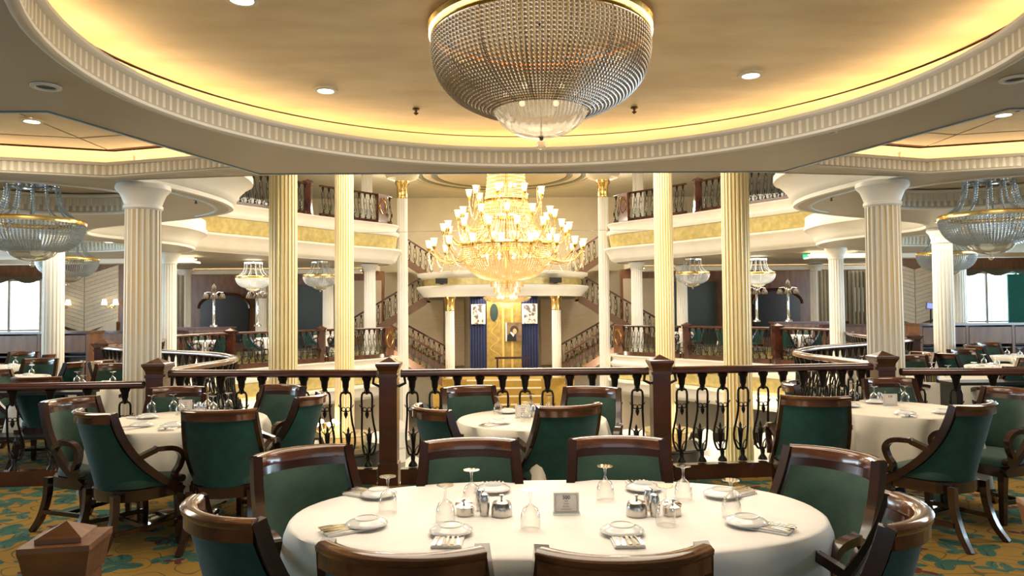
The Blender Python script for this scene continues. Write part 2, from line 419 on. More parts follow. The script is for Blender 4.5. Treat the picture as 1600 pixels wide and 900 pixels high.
# --- floors
deck_l = [(-1.27, 6.95), (-3.52, 7.2)]+rc[1:]+rb[1:]+rm[1:]
outer = [(-WX, -5), (WX, -5), (WX, 31.2), (4.6, 31.2)]+mir(deck_l)+deck_l+[(-4.6, 31.2), (-WX, 31.2)]
mb = MB(); mb.prism(outer, -.3, 0); struct('floor', mb, 'carpet')
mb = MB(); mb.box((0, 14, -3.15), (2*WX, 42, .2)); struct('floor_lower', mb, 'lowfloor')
# --- main ceiling plate with the dome ring, side coves and wing rings cut out
DC = (0.0, 4.15); RD = 2.48
coveL = [(-3.16, 4.8), (-2.5, 6.82), (-4.07, 7.30), (-5.1, 6.95), (-8.6, 6.75), (-8.6, 4.88)]
coveR = mir(coveL)
rings = [(-5.65, 8.7, 1.3), (5.65, 8.7, 1.3), (-9.0, 14.6, 1.5), (9.0, 14.6, 1.5)]
plate = [(-WX, -5), (WX, -5), (WX, 18.4)]+mir(ceil_l[1:])+[(0, 7.15)]+ceil_l[1:]+[(-WX, 18.4)]
holes = [circ(DC, RD, 96), coveL, coveR]+[circ(r, r[2], 48) for r in rings]
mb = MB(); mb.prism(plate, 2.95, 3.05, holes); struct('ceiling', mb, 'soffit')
mb = MB(); mb.prism([(p[0]*.995, p[1]-.03) for p in plate], 3.36, 3.5); struct('ceiling_backing', mb, 'soffit')
# dropped dome surround (its pale edge shows as a thin line)
drop = [(-9, -4.5), (9, -4.5), (9, 4.84), (3.13, 4.76), (2.47, 6.95), (-2.47, 6.95), (-3.13, 4.76), (-9, 4.84)]
mb = MB(); mb.prism(drop, 2.905, 2.95, [circ(DC, RD, 96)]); struct('trim_1', mb, 'soffit')
dropedge = [(9, 4.86), (3.14, 4.78), (2.48, 6.97), (-2.48, 6.97), (-3.14, 4.78), (-9, 4.86)]
M['daylitedge'] = mat('painted_daylight_edge', (.62, .74, .76), .4)  # soffit edge colour with the bluish daylight painted in
mb = MB(); mb.sweep(p3(dropedge, 2.9), [(0, -.002), (.022, -.002), (.022, .052), (0, .052)]); struct('trim_2', mb, 'daylitedge')
# --- dome: ledge mouldings, cove wall, gold ceiling disc
dome = struct('ceiling_dome', MB().lathe([(.02, 3.222), (2.70, 3.222), (2.70, 3.26), (.02, 3.26)], 96, (DC[0], DC[1], 0), flip=True), 'goldleaf', smooth=30)
mb = MB(); mb.lathe([(2.70, 3.235), (2.745, 3.235)], 96, (DC[0], DC[1], 0)); struct('trim_3', mb, 'redline')
mb = MB(); mb.lathe([(2.745, 3.225), (2.80, 3.21), (2.88, 3.16), (2.93, 3.09), (2.93, 3.05)], 96, (DC[0], DC[1], 0)); struct('wall_cove', mb, 'cream')
def ring_moulding(name, c, r, m1='white', n=96, z=2.905, hh=.15):
    mb = MB()
    prof = [(r+.05, z), (r+.05, z-.012), (r+.02, z-.018), (r-.005, z-.006), (r-.005, z+.012), (r+.012, z+.018), (r+.012, z+hh-.03), (r-.02, z+hh-.026), (r-.035, z+hh-.012), (r-.035, z+hh+.008), (r-.01, z+hh+.016), (r+.06, z+hh+.016)]
    mb.lathe(prof, n, (c[0], c[1], 0), flip=False)
    return struct(name, mb, m1, smooth=40)
dring = ring_moulding('trim_4', DC, RD, 'white')
# dentil blocks, each a fluted piece
def dentil_mesh(w, h, d, name='dentil'):
    mb = MB(); k = 5; vs = []; fs = []
    for j, (zz) in enumerate((-h/2, h/2)):
        for i in range(k+1):
            t = i/k; vs.append((-w/2+w*t, d*(.35+.65*sin(pi*t)) if 0 < i < k else .0, zz))
    for i in range(k): fs.append((i, i+1, i+1+k+1, i+k+1))
    mb.add(vs, fs); mb.add([(-w/2, -.002, -h/2), (w/2, -.002, -h/2), (w/2, -.002, h/2), (-w/2, -.002, h/2)], [(3, 2, 1, 0)])
    mb.add(vs[:k+1]+[(0, -.002, -h/2)], [tuple(range(k+1))[::-1]]); mb.add(vs[k+1:], [tuple(range(k+1))])
    return mb.mesh(name, 'dentil', smooth=50)
dm = dentil_mesh(.05, .098, .016)
nD = 244
for i in range(nD):
    a = 2*pi*i/nD; x, y = DC[0]+(RD+.012)*cos(a), DC[1]+(RD+.012)*sin(a)
    if y < 1.5: continue
    inst('dentil', dm, dring, (x, y, 2.905+.071), a+pi/2)
# LED tube on the dome ledge
led = MB(); led.tube([(DC[0]+2.64*cos(2*pi*i/96), DC[1]+2.64*sin(2*pi*i/96), 3.075) for i in range(96)], .012, 5, closed=True)
o = led.build('cove_light_tube', 'led2'); tag(o, 'warm light tube hidden on the ledge around the big gold dome', 'light tube')
mb = MB(); mb.lathe([(2.48, 3.058), (2.93, 3.058)], 96, (DC[0], DC[1], 0)); struct('trim_5', mb, 'cream')
# --- side coves
for sx, cv in ((-1, coveL), (1, coveR)):
    nm = 'left' if sx < 0 else 'right'
    P = p3(cv if sx < 0 else cv)
    n = len(P)
    ar = sum(P[i][0]*P[(i+1) % n][1]-P[(i+1) % n][0]*P[i][1] for i in range(n))
    if ar > 0: P = P[::-1]      # clockwise travel: right-hand side is the inside of the recess
    mb = MB(); z = 2.95
    mb.sweep([(p[0], p[1], z) for p in P], [(-.05, -.014), (-.012, -.014), (0, -.006), (0, .012), (-.012, .018), (-.012, .10), (.02, .104), (.03, .118), (.03, .132), (-.3, .135)], closed=True)
    tr = struct('trim_%d' % (6 if sx < 0 else 7), mb, 'cream', smooth=40)
    for i in range(n):
        a, b = Vector(P[i]), Vector(P[(i+1) % n]); d = (b-a); l = d.length; d.normalize()
        if max(abs(a.x), abs(b.x)) > 8.5 and abs(a.x-b.x) < .1: continue
        if (a.y+b.y)/2 < 5.2: continue
        ang = atan2(d.y, d.x); k = int(l/.062)
        for q in range(k):
            p = a+d*((q+.5)*l/k); nx, ny = d.y, -d.x
            inst('dentil', dm, tr, (p.x-nx*.008, p.y-ny*.008, z+.06), ang+pi)
    # recess: back wall, gap, panelled gold ceiling
    mb = MB(); mb.sweep([(p[0], p[1], 0) for p in P], [(-.30, 3.06), (-.30, 3.12), (-.24, 3.19), (-.16, 3.215), (-.12, 3.22)], closed=True)
    struct('wall_recess_'+nm, mb, 'cream')
    mb = MB(); mb.sweep([(p[0], p[1], 0) for p in P], [(-.12, 3.232), (-.05, 3.232)], closed=True); struct('trim_%d' % (8 if sx < 0 else 9), mb, 'redline')
    mb = MB(); mb.prism([(p[0]*1.0, p[1]) for p in cv], 3.225, 3.24); tr2 = struct('ceiling_recess_'+nm, mb, 'redline')
    # gold panels: radial strips following the corner, two rows
    xs = [-2.62, -3.35, -4.07, -5.1, -6.2, -7.3, -8.5]
    def yfar(x):
        pts = [(-2.5, 6.82), (-4.07, 7.30), (-5.1, 6.95), (-8.6, 6.75)]
        for (x0, y0), (x1, y1) in zip(pts[:-1], pts[1:]):
            if x <= x0 and x >= x1: return y0+(y1-y0)*(x-x0)/(x1-x0)
        return 6.8
    def ynear(x): return 4.82 if x < -3.17 else 4.82+(x+3.17)*3.05
    for i in range(len(xs)-1):
        xa, xb = xs[i]-.012, xs[i+1]+.012
        for t0, t1 in ((0.0, .42), (.42, .8), (.8, 1.0)):
            q = []
            for x, t in ((xa, t0+.008), (xb, t0+.008), (xb, t1-.008), (xa, t1-.008)):
                ya, yb = ynear(x), yfar(x); q.append((x*-sx if sx > 0 else x, ya+(yb-ya)*t))
            q = [(abs(p[0])*sx, p[1]) for p in q]
            m2 = MB(); m2.prism(q if sx > 0 else q[::-1], 3.212, 3.226); m2.build('ceiling_panel', 'goldleaf', tr2, 0)
    led = MB(); led.tube([(p[0]+(0), p[1], 3.1) for p in
        [Vector((P[i][0], P[i][1], 0)) + (Vector((sx*-4.9*-1, 6.0, 0))*0) for i in range(n)]], .001, 3, closed=True) if False else None
    L2 = MB(); L2.sweep([(p[0], p[1], 3.088) for p in P], [(-.17, 0), (-.145, 0), (-.145, .02), (-.17, .02), (-.17, 0)], closed=True)
    o = L2.build('cove_light_tube', 'led'); tag(o, 'warm light tube hidden in the angular ceiling recess on the %s' % nm, 'light tube')
# --- wing ring recesses
k = 10
for (x, y, r) in rings:
    o = ring_moulding('trim_%d' % k, (x, y), r, 'white', 64, z=2.95, hh=.24); k += 1
    dmx = dentil_mesh(.07, .17, .02, 'dentil') if k == 11 else dmx
    nn = int(2*pi*r/.085)
    for i in range(nn):
        a = 2*pi*i/nn
        if sin(a) < -.3: continue
        inst('dentil', dmx, o, (x+(r+.012)*cos(a), y+(r+.012)*sin(a), 2.95+.115), a+pi/2)
    mb = MB(); mb.lathe([(.01, 3.22), (r-.02, 3.22), (r+.02, 3.20)], 48, (x, y, 0), flip=True); struct('trim_%d' % k, mb, 'soffit'); k += 1
# --- scalloped cornice around the near ceiling plate
corn = [(-.05, -.003), (.006, -.003), (.006, .045), (.03, .06), (.05, .12), (.10, .2), (.17, .27), (.22, .31), (.25, .32), (.25, .40), (.22, .43), (.22, .60), (-.05, .60)]
mb = MB(); mb.sweep(p3(ceil_l[2:], 2.95), corn); struct('trim_30', mb, 'white', 40)
mb = MB(); mb.sweep(p3(mir(ceil_l[2:]), 2.95), corn); struct('trim_31', mb, 'white', 40)
mb = MB(); mb.sweep(p3(mir(ceil_l[1:3])+[(0, 7.15)]+ceil_l[1:3], 2.95), [(-.02, -.003), (.005, -.003), (.005, .05), (.02, .06), (.02, .55), (-.05, .55)]); struct('trim_32', mb, 'soffit')
# thin reveal under each scallop, blue daylight painted into its colour
for sx in (-1, 1):
    pth = [(p[0]-.22, p[1]-.05) for p in ceil_l[8:24]]
    pth = pth if sx < 0 else mir(pth)
    mb = MB(); mb.sweep(p3(pth, 2.93), [(0, 0.008), (.035, 0.008), (.035, .03), (0, .03), (0, .008)]); struct('trim_%d' % (33 if sx < 0 else 34), mb, 'daylitedge')
# --- upper balcony decks with deep layered fascia
fas_low = [(-.1, 0), (0, 0), (.02, .03), (.10, .06), (.16, .14), (.20, .26), (.27, .36), (.32, .42), (.34, .44), (.34, .50), (.12, .53)]
fas_band = [(.10, .53), (.12, .56), (.14, .75), (.18, .95)]
fas_up = [(.16, .95), (.22, .97), (.25, 1.03), (.25, 1.08), (.18, 1.12), (.14, 1.17), (.16, 1.25), (.24, 1.33), (.24, 1.36), (-.1, 1.36)]
k = 40
for nm, pth in (('left', ul), ('right', mir(ul))):
    sx = -1 if nm == 'left' else 1
    poly = (pth if sx < 0 else pth)+([(-5.2, 31.5), (-WX, 31.5), (-WX, 10)] if sx < 0 else [(WX, 10), (WX, 31.5), (5.2, 31.5)])
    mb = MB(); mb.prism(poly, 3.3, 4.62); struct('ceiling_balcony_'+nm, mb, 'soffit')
    for prof, m_ in ((fas_low, 'white'), (fas_band, 'goldband'), (fas_up, 'white')):
        mb = MB(); mb.sweep(p3(pth, 3.28), prof, caps=False); struct('trim_%d' % k, mb, m_, 40); k += 1
# --- our deck's far side: the same fascia below the floor
for nm, pth in (('left', deck_l[1:]), ('right', mir(deck_l[1:]))):
    for prof, m_, z in ((fas_up, 'white', -1.36), (fas_band, 'goldband', -1.36), (fas_low, 'white', -1.36)):
        mb = MB(); mb.sweep(p3(pth, z), prof, caps=False); struct('trim_%d' % k, mb, m_, 40); k += 1
mb = MB(); mb.sweep(p3(mir(deck_l[:2])+deck_l[:2], -1.36), [(0, .2), (.04, .25), (.04, 1.34), (-.05, 1.36)]); struct('trim_60', mb, 'cream')
mb = MB(); pl = deck_l[2:]; mb.prism(pl+[(-4.6, 31.2), (-WX, 31.2), (-WX, 12)], -1.36, -.31); struct('ceiling_lower_left', mb, 'cream')
mb = MB(); mb.prism([(WX, 12), (WX, 31.2), (4.6, 31.2)]+mir(pl), -1.36, -.31); struct('ceiling_lower_right', mb, 'cream')
# --- lower level walls
for sx in (-1, 1):
    nm = 'left' if sx < 0 else 'right'
    mb = MB(); mb.box((sx*10.5, 27.8, -2.1), (12.5, .3, 2.0)); struct('wall_lower_'+nm, mb, 'cream')
# --- roof over everything
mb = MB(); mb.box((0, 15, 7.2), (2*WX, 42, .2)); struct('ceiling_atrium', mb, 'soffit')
for i, (r, t, m_) in enumerate(((3.75, .07, 'soffit'), (3.35, .05, 'ironbrass'), (3.0, .06, 'soffit'), (2.75, .05, 'ironbrass'))):
    mb = MB(); mb.lathe([(r-t*2.2, 7.1), (r-t*2, 7.06), (r-t, 7.04), (r+t, 7.05), (r+t*2, 7.1)], 64, (0, 30, 0)); struct('trim_%d' % (61+i), mb, 'tan' if m_ == 'soffit' else 'curtain')
mb = MB(); mb.lathe([(.01, 7.08), (2.6, 7.08), (2.62, 7.1)], 48, (0, 30, 0), flip=True); struct('trim_66', mb, 'tan')
# --- outer walls
for sx in (-1, 1):
    nm = 'left' if sx < 0 else 'right'
    mb = MB(); X = sx*(WX+.1)
    mb.box((X, 13, -1.1), (.2, 36.4, 4.2)); mb.box((X, 13, 4.8), (.2, 36.4, 4.8))
    for y in range(-5, 32, 3): mb.box((X, y, 1.7), (.2, .5, 1.4))
    struct('wall_'+nm, mb, 'tan')
mb = MB(); mb.box((0, 36, 2), (2*WX, .2, 10.4)); struct('wall_far', mb, 'halltan')

# --- fluted columns
def column_mesh(name, r, H, nf, mats, cap=True, capr=1.45, goldcap=False, base=.12):
    mb = MB(); prof = []
    for i in range(nf):
        a0 = 2*pi*i/nf; w = 2*pi/nf
        for t, rr, g in ((0.0, 1.0, 0), (.30, 1.0, 0), (.40, .955, 1), (.65, .915, 1), (.90, .955, 1)):
            prof.append((a0+w*t, rr, g))
    zt = H-.22 if cap else H
    zs = [base, zt*.5, zt-.02]
    rs = [1.0, .985, .95]
    vs = [(r*k*rr*cos(a), r*k*rr*sin(a), z) for z, k in zip(zs, rs) for a, rr, g in prof]; n = len(prof)
    o = len(mb.v); mb.v += vs
    for j in range(2):
        for i in range(n):
            i2 = (i+1) % n; mb.f.append((o+j*n+i, o+j*n+i2, o+(j+1)*n+i2, o+(j+1)*n+i)); mb.m.append(1 if (prof[i][2] or prof[i2][2]) else 0)
    mb.mi = 0
    mb.lathe([(r*1.18, 0), (r*1.18, base*.5), (r*1.1, base*.55), (r*1.12, base*.9), (r*1.0, base), (r*.5, base)], 32)
    if cap:
        mb.mi = 2 if goldcap else 0
        mb.lathe([(r*.93, zt-.05), (r*1.04, zt-.03), (r*1.04, zt), (r*.98, zt+.01), (r*1.05, zt+.05), (r*(1+(capr-1)*.45), zt+.12), (r*capr, zt+.17), (r*capr, H-.02), (r*capr*.97, H)], 32)
        mb.lathe([(.001, H), (r*capr*.97, H)], 32)
    return mb.mesh(name, mats, 40)
colm = column_mesh('white_column', .185, 2.95, 20, ['colwhite', 'colgroove'], base=.18)
colA = [(-3.98, 7.85), (3.93, 7.9)]
for i, (x, y) in enumerate(colA):
    o = inst('fluted_column', colm, None, (x, y, 0), .06)
    tag(o, 'large white fluted column with gilded grooves behind the %s front newel post' % ('left' if x < 0 else 'right'), 'column')
colm2 = column_mesh('white_column', .165, 2.95, 18, ['colwhite', 'colwhite'], base=.4)
PO = 'white fluted column '
for (x, y, lb) in ((-7.6, 12.4, 'rising between the tables of the left wing'), (7.45, 12.6, 'rising between the tables of the right wing'),
                   (-7.55, 16.6, 'just left of the curved crest panel in the left gallery'), (7.45, 16.6, 'beside the curved crest panel in the right gallery'),
                   (-11.9, 16.8, 'behind the left hanging crystal lamps near the window'), (10.9, 17.6, 'with an orange box at its foot by the right window')):
    o = inst('fluted_column', colm2, None, (x, y, 0)); tag(o, PO+lb, 'column')
colf = column_mesh('far_column', .21, 3.28, 16, ['colwhite', 'colwhite'], base=.2)
for (x, y, lb) in ((-12.2, 28.6, 'in front of the black arch on the left'), (12.2, 28.6, 'in front of the black arch on the right'), (-4.75, 26.3, 'at the left end of the far gallery rail'),
                   (4.75, 26.3, 'at the right end of the far gallery rail'), (-6.7, 28.4, 'behind the inner left gilded column'), (6.9, 28.4, 'behind the inner right gilded column'),
                   (-9.5, 29.2, 'between the two left gilded columns and the far walnut wall'), (9.5, 29.2, 'behind the outer right gilded column by the walnut wall')):
    o = inst('fluted_column', colf, None, (x, y, 0)); tag(o, PO+lb, 'column')
colu = column_mesh('upper_column', .2, 2.48, 16, ['colwhite', 'colwhite'])
for (x, y) in ((-4.9, 26.6), (4.9, 26.6)):
    o = inst('fluted_column', colu, None, (x, y, 4.62)); tag(o, PO+'standing on the upper %s balcony by its crest panel' % ('left' if x < 0 else 'right'), 'column')
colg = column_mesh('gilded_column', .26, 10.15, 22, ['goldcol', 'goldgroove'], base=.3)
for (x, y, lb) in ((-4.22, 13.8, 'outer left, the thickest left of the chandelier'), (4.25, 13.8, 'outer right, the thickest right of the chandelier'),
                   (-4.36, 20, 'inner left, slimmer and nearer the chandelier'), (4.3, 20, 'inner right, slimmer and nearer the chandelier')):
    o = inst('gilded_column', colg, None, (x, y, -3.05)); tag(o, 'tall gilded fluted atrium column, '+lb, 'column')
cols = column_mesh('slender_column', .15, 9.35, 12, ['colwhite', 'colwhite', 'brass'], capr=1.9, goldcap=True)
def slim(r, H, name):
    mb = MB(); n = 16
    for i in range(n): pass
    me = None; return me
for sx in (-1, 1):
    e = empty('slender_column', (sx*3.68, 27, -3.05), label='slender white column with a gold capital at the %s of the stair hall' % ('left' if sx < 0 else 'right'), cat='column')
    cm = column_mesh('shaft', .2, 8.8, 12, ['colwhite', 'colwhite'], cap=False); inst('shaft', cm, e)
    mb = MB(); mb.lathe([(.18, 8.75), (.2, 8.8), (.19, 8.85), (.2, 9.2), (.26, 9.3), (.26, 9.4), (.01, 9.4)], 20); mb.build('capital', 'brass', e)
    mb = MB(); mb.lathe([(.26, 9.4), (.55, 9.5), (.62, 9.62), (.62, 10.2)], 28); mb.build('flared_head', 'cream', e)
    e = empty('slender_column', (sx*2.16, 30, -1.1), label='short white column with a gold capital carrying the stair landing, %s of the navy curtains' % ('left' if sx < 0 else 'right'), cat='column')
    cm = column_mesh('shaft', .19, 2.75, 12, ['colwhite', 'colwhite'], cap=False); inst('shaft', cm, e)
    mb = MB(); mb.lathe([(.18, 2.7), (.2, 2.74), (.19, 2.8), (.2, 3.15), (.26, 3.26), (.01, 3.28)], 20); mb.build('capital', 'brass', e)

# --- stair hall: landing, doorway wall, stage, steps
mb = MB(); arc = [(3.25*sin(a), 30.6-2.6*cos(a)) for a in [radians(-88+176*i/28) for i in range(29)]]
mb.prism(arc+[(3.4, 34.5), (-3.4, 34.5)], 2.2, 3.05); struct('trim_70', mb, 'goldband')
path = [(p[0], p[1], 2.15) for p in arc][::1]
for kk, prof, m_ in ((71, [(-.1, 0), (.02, 0), (.06, .08), (.2, .22), (.3, .34), (.3, .42), (.02, .46)], 'white'), (72, [(.02, .72), (.12, .76), (.26, .86), (.28, .96), (.05, .98)], 'white')):
    mb = MB(); mb.sweep(path, prof, caps=False); struct('trim_%d' % kk, mb, m_, 40)
for x in (-2.35, 2.0):
    e = empty('stage_spotlight', (x, 28.35, 2.62), label='small black spotlight resting on the %s of the landing ledge' % ('left' if x < 0 else 'right'), cat='spotlight')
    MB().box((0, -.15, .12), (.45, .3, .2)).build('housing', 'black', e); MB().lathe([(.07, -.01), (.09, .03)], 12, (0, -.15, 0), caps=True).build('foot', 'iron', e)
mb = MB(); mb.box((0, 34.2, 0.4), (12, .2, 6.0)); struct('wall_stair_hall', mb, 'halltan')
mb = MB(); mb.box((0, 32, -2.1), (5.6, 5.4, 2.0)); struct('floor_stage', mb, 'stepgold')
st = empty('stage_steps', (0, 29.3, -3.05), label='gold carpeted steps with pale nosings leading up to the doorway platform', cat='steps')
for i in range(7):
    MB().box((0, -.15-.3*i, (1.95-.28*(i))/2), (2.9, .3, 1.95-.28*i-.02)).build('step', 'stepgold', st)
    MB().box((0, -.3-.3*i+.01, 1.95-.28*i-.03), (2.9, .05, .05)).build('nosing', 'cream', st)
# navy curtains, gilded panels, pictures of the doorway
def pleat(name, x0, x1, y, z0, z1, n, m_, parent=None, amp=.05):
    mb = MB(); nu = n*6
    mb.grid(lambda u, v: (x0+(x1-x0)*u, y-amp*(.5+.5*cos(2*pi*n*u)), z0+(z1-z0)*v), nu, 2)
    mb.grid(lambda u, v: (x1+(x0-x1)*u, y+.04, z0+(z1-z0)*v), 1, 1)
    return mb.build(name, m_, parent, 60)
yb = 31.2
def XP(px): return atY(px, 500, yb).x
def ZP(py): return atY(787, py, yb).z
o = pleat('curtain', XP(734), XP(760), yb, -1.1, 2.2, 6, 'navy'); tag(o, 'navy pleated curtain left of the gilded doorway', 'curtain')
o = pleat('curtain', XP(815), XP(841), yb, -1.1, 2.2, 6, 'navy'); tag(o, 'navy pleated curtain right of the gilded doorway', 'curtain')
e = empty('gilded_doorway', (0, yb, -1.1), label='tall etched gold doorway panels between the two navy curtains', cat='doorway')
for a, b in ((760.5, 785), (787, 799), (801, 814.5)):
    x0, x1 = XP(a), XP(b); MB().box(((x0+x1)/2, .02, 1.65), (x1-x0, .08, 3.3)).build('gold_panel', 'goldpanel', e)
for a in (786, 800): MB().box((XP(a), -.04, 1.65), (.09, .06, 3.3)).build('gold_strip', 'goldstrip', e)
mb = MB(); mb.lathe([(.001, 0), (.17, 0), (.17, .03), (.001, .03)], 24); mb.xf(Matrix.Translation((XP(772), -.03, ZP(488)+1.1)) @ Matrix.Scale(2.2, 4, (0, 0, 1)) @ Matrix.Rotation(pi/2, 4, 'X')); mb.build('oval_mirror', 'darkgreen', e)
mb = MB()
for i in range(60):
    t = i/60*2*pi*3; mb.ball((XP(773)+.22*sin(t*1.0)*(1-i/90), -.03, .6+i*.035), .022, 5, 3)
mb.build('scroll_inlay', 'goldstrip', e)
def flowers(): return None
M['flor1'] = mat('floral_print', (.70, .55, .48), .6, col2=(.10, .09, .08), scale=7, detail=8, mixw=(.45, .55))
M['paint_bg'] = mat('dark_canvas', (.20, .13, .06), .6, col2=(.10, .06, .03), scale=3)
M['skin'] = mat('painted_skin', (.55, .33, .18), .6)
M['hair'] = mat('painted_hair', (.035, .02, .012), .6)
for px0, px1, lb in ((738, 757, 'left'), (817, 838, 'right')):
    e = empty('floral_picture', (0, yb-.12, 0), label='square floral picture with a white border hung on the %s navy curtain' % lb, cat='picture')
    x0, x1 = XP(px0), XP(px1); z0, z1 = ZP(506), ZP(475)
    MB().box(((x0+x1)/2, 0, (z0+z1)/2), (x1-x0+.08, .03, z1-z0)).build('mount', 'white', e)
    MB().box(((x0+x1)/2, -.02, (z0+z1)/2), (x1-x0-.08, .03, z1-z0-.02)).build('print', 'flor1', e)
x0, x1, z0, z1 = XP(790), XP(815), ZP(533), ZP(504); xc = (x0+x1)/2; zc = (z0+z1)/2
e = empty('portrait_picture', (0, yb-.16, 0), label='dark portrait picture of a person with a white collar, right of the doorway centre', cat='picture')
MB().box((xc, 0, zc), (x1-x0, .03, z1-z0)).build('canvas', 'paint_bg', e)
MB().box((x0+.02, -.005, zc), (.05, .035, z1-z0)).build('canvas_edge', 'white', e)
def disc(cx, cz, rx, rz, m_, nm, dy):
    mb = MB(); mb.add([(cx+rx*cos(2*pi*i/20), dy, cz+rz*sin(2*pi*i/20)) for i in range(20)]+[(cx+rx*cos(2*pi*i/20), dy+.01, cz+rz*sin(2*pi*i/20)) for i in range(20)], [tuple(range(20)), tuple(range(39, 19, -1))]); mb.build(nm, m_, e, 0)
disc(xc+.02, zc+.09, .17, .17, 'hair', 'painted_hair', -.03); disc(xc+.04, zc+.02, .085, .12, 'skin', 'painted_face', -.045)
mb = MB(); mb.add([(xc-.3, -.035, z0+.01), (xc+.12, -.035, z0+.01), (xc+.06, -.035, zc-.1), (xc-.12, -.035, zc-.02), (xc-.26, -.035, zc-.14)], [(0, 1, 2, 3, 4)]); mb.build('painted_coat', 'black', e, 0)
mb = MB(); mb.add([(xc-.16, -.045, zc-.03), (xc-.02, -.045, zc-.2), (xc+.02, -.045, zc-.12), (xc-.1, -.045, zc+.0)], [(0, 1, 2, 3)]); mb.build('painted_collar', 'white', e, 0)
# marble-like side panels of the hall
for sx in (-1, 1):
    for i, (a, b) in enumerate(((1.75, 2.45), (2.7, 5.2))):
        mb = MB(); mb.box((sx*(a+b)/2, 33.9, .6), (b-a, .1, 3.0)); o = mb.build('wall_panel', 'panel'); tag(o, None, None); o.parent = bpy.data.objects['wall_stair_hall']
# console on the platform
e = empty('dark_console', (.35, 30.2, -1.1), label='low dark console standing on the platform before the gilded doorway', cat='console')
MB().box((0, 0, .78), (1.4, .45, .08)).build('top', 'wood', e)
for x in (-.6, .6):
    for y in (-.17, .17): MB().box((x, y, .37), (.07, .07, .74)).build('leg', 'wood', e)
# ================================================================= BALUSTRADES
def baluster_mesh(lod, h0=.15, h1=.985):
    """x along the rail, +y the outward belly"""
    mb = MB(); zb, zt = h0+.10, h1-.14
    def belly(z):
        t = (z-h0)/(h1-h0); return .075*math.exp(-((t-.25)/.22)**2)
    n = 28 if lod == 0 else 12; w = .060; pts = []
    for i in range(n):
        a = 2*pi*i/n; zc = (zb+zt)/2; hh = (zt-zb)/2
        cx = w*math.copysign(abs(cos(a))**.35, cos(a)); cz = zc+hh*math.copysign(abs(sin(a))**.8, sin(a))
        wid = 1+.18*sin((cz-zb)/(zt-zb)*pi*2.2)
        pts.append((cx*wid, belly(cz), cz))
    mb.tube(pts, .0105 if lod == 0 else .011, 6 if lod == 0 else 4, closed=True)
    k = 10 if lod == 0 else 6
    mb.lathe([(.012, zt-.02), (.016, zt+.01), (.03, zt+.05), (.034, h1-.04), (.045, h1-.02), (.048, h1)], k, (0, 0, 0))        # cup under the rail
    mb.lathe([(.045, h0), (.04, h0+.02), (.018, h0+.05), (.022, h0+.09), (.012, h0+.12)], k, (0, belly(h0+.05), 0))
    zz = zt-.16
    if lod == 0:
        for s in (-1, 1):
            mb.tube([(s*.022+.019*cos(t), belly(zz), zz+.019*sin(t)) for t in [2*pi*i/10 for i in range(10)]], .005, 4, closed=True)
            mb.tube([(s*.06, belly(zz), zz+.02), (s*.066, belly(zz), zz+.03), (s*.07, belly(zz), zz+.045)], .005, 4)
            mb.tube([(s*.05, belly(.45), .47), (s*.03, belly(.45), .455), (s*.012, belly(.42), .42), (s*.008, belly(.4), .36)], .006, 4)
            mb.tube([(s*.008, belly(.25), .24), (s*.022, belly(.3), .30), (s*.05, belly(.33), .34)], .006, 4)
        mb.lathe([(.004, zz-.085), (.016, zz-.06), (.02, zz-.04), (.012, zz-.02), (.014, zz-.01), (.004, zz)], 8, (0, belly(zz), 0))
        mb.lathe([(.004, .22), (.012, .25), (.018, .34), (.024, .40), (.028, .44), (.012, .455), (.014, .48), (.003, .51)], 8, (0, belly(.35), 0))
        mb.tube([(-.03, 0, zt-.01), (-.02, 0, zt+.02), (.02, 0, zt+.02), (.03, 0, zt-.01)], .006, 4)
    else:
        mb.octa((0, belly(zz), zz-.03), .022, 2.2); mb.octa((0, belly(.35), .36), .024, 4.5)
    return mb
bal0 = baluster_mesh(0).mesh('baluster', 'iron', 50); bal1 = baluster_mesh(1).mesh('baluster', 'iron', 50)
RAILP = [(-.045, 1.0), (-.05, 1.03), (-.035, 1.05), (0, 1.058), (.035, 1.05), (.05, 1.03), (.045, 1.0), (.03, .985), (-.03, .985), (-.045, 1.0)]
def post_mesh(w, H, capw=1.35):
    mb = MB(); h = w/2
    mb.box((0, 0, (H-.12)/2), (w, w, H-.12)); mb.box((0, 0, .1), (w*1.12, w*1.12, .2)); mb.box((0, 0, H-.17), (w*1.1, w*1.1, .03))
    z = H-.12; a = w*capw/2
    prof = [(h, z-.03), (h*1.05, z), (a, z+.05), (a, z+.07), (h*1.02, z+.078)]
    for (r0, z0), (r1, z1) in zip(prof[:-1], prof[1:]):
        vs = [(sx*r, sy*r, zz) for r, zz in ((r0, z0), (r1, z1)) for sx, sy in ((-1, -1), (1, -1), (1, 1), (-1, 1))]
        mb.add(vs, [(i, (i+1) % 4, 4+(i+1) % 4, 4+i) for i in range(4)])
    r = h*1.02; zz = z+.078
    mb.add([(-r, -r, zz), (r, -r, zz), (r, r, zz), (-r, r, zz), (0, 0, zz+w*.28)], [(0, 1, 4), (1, 2, 4), (2, 3, 4), (3, 0, 4)])
    return mb
postm = post_mesh(.165, 1.17).mesh('post', 'rail', 20)
postf = post_mesh(.22, 1.15).mesh('post', 'rail', 20)
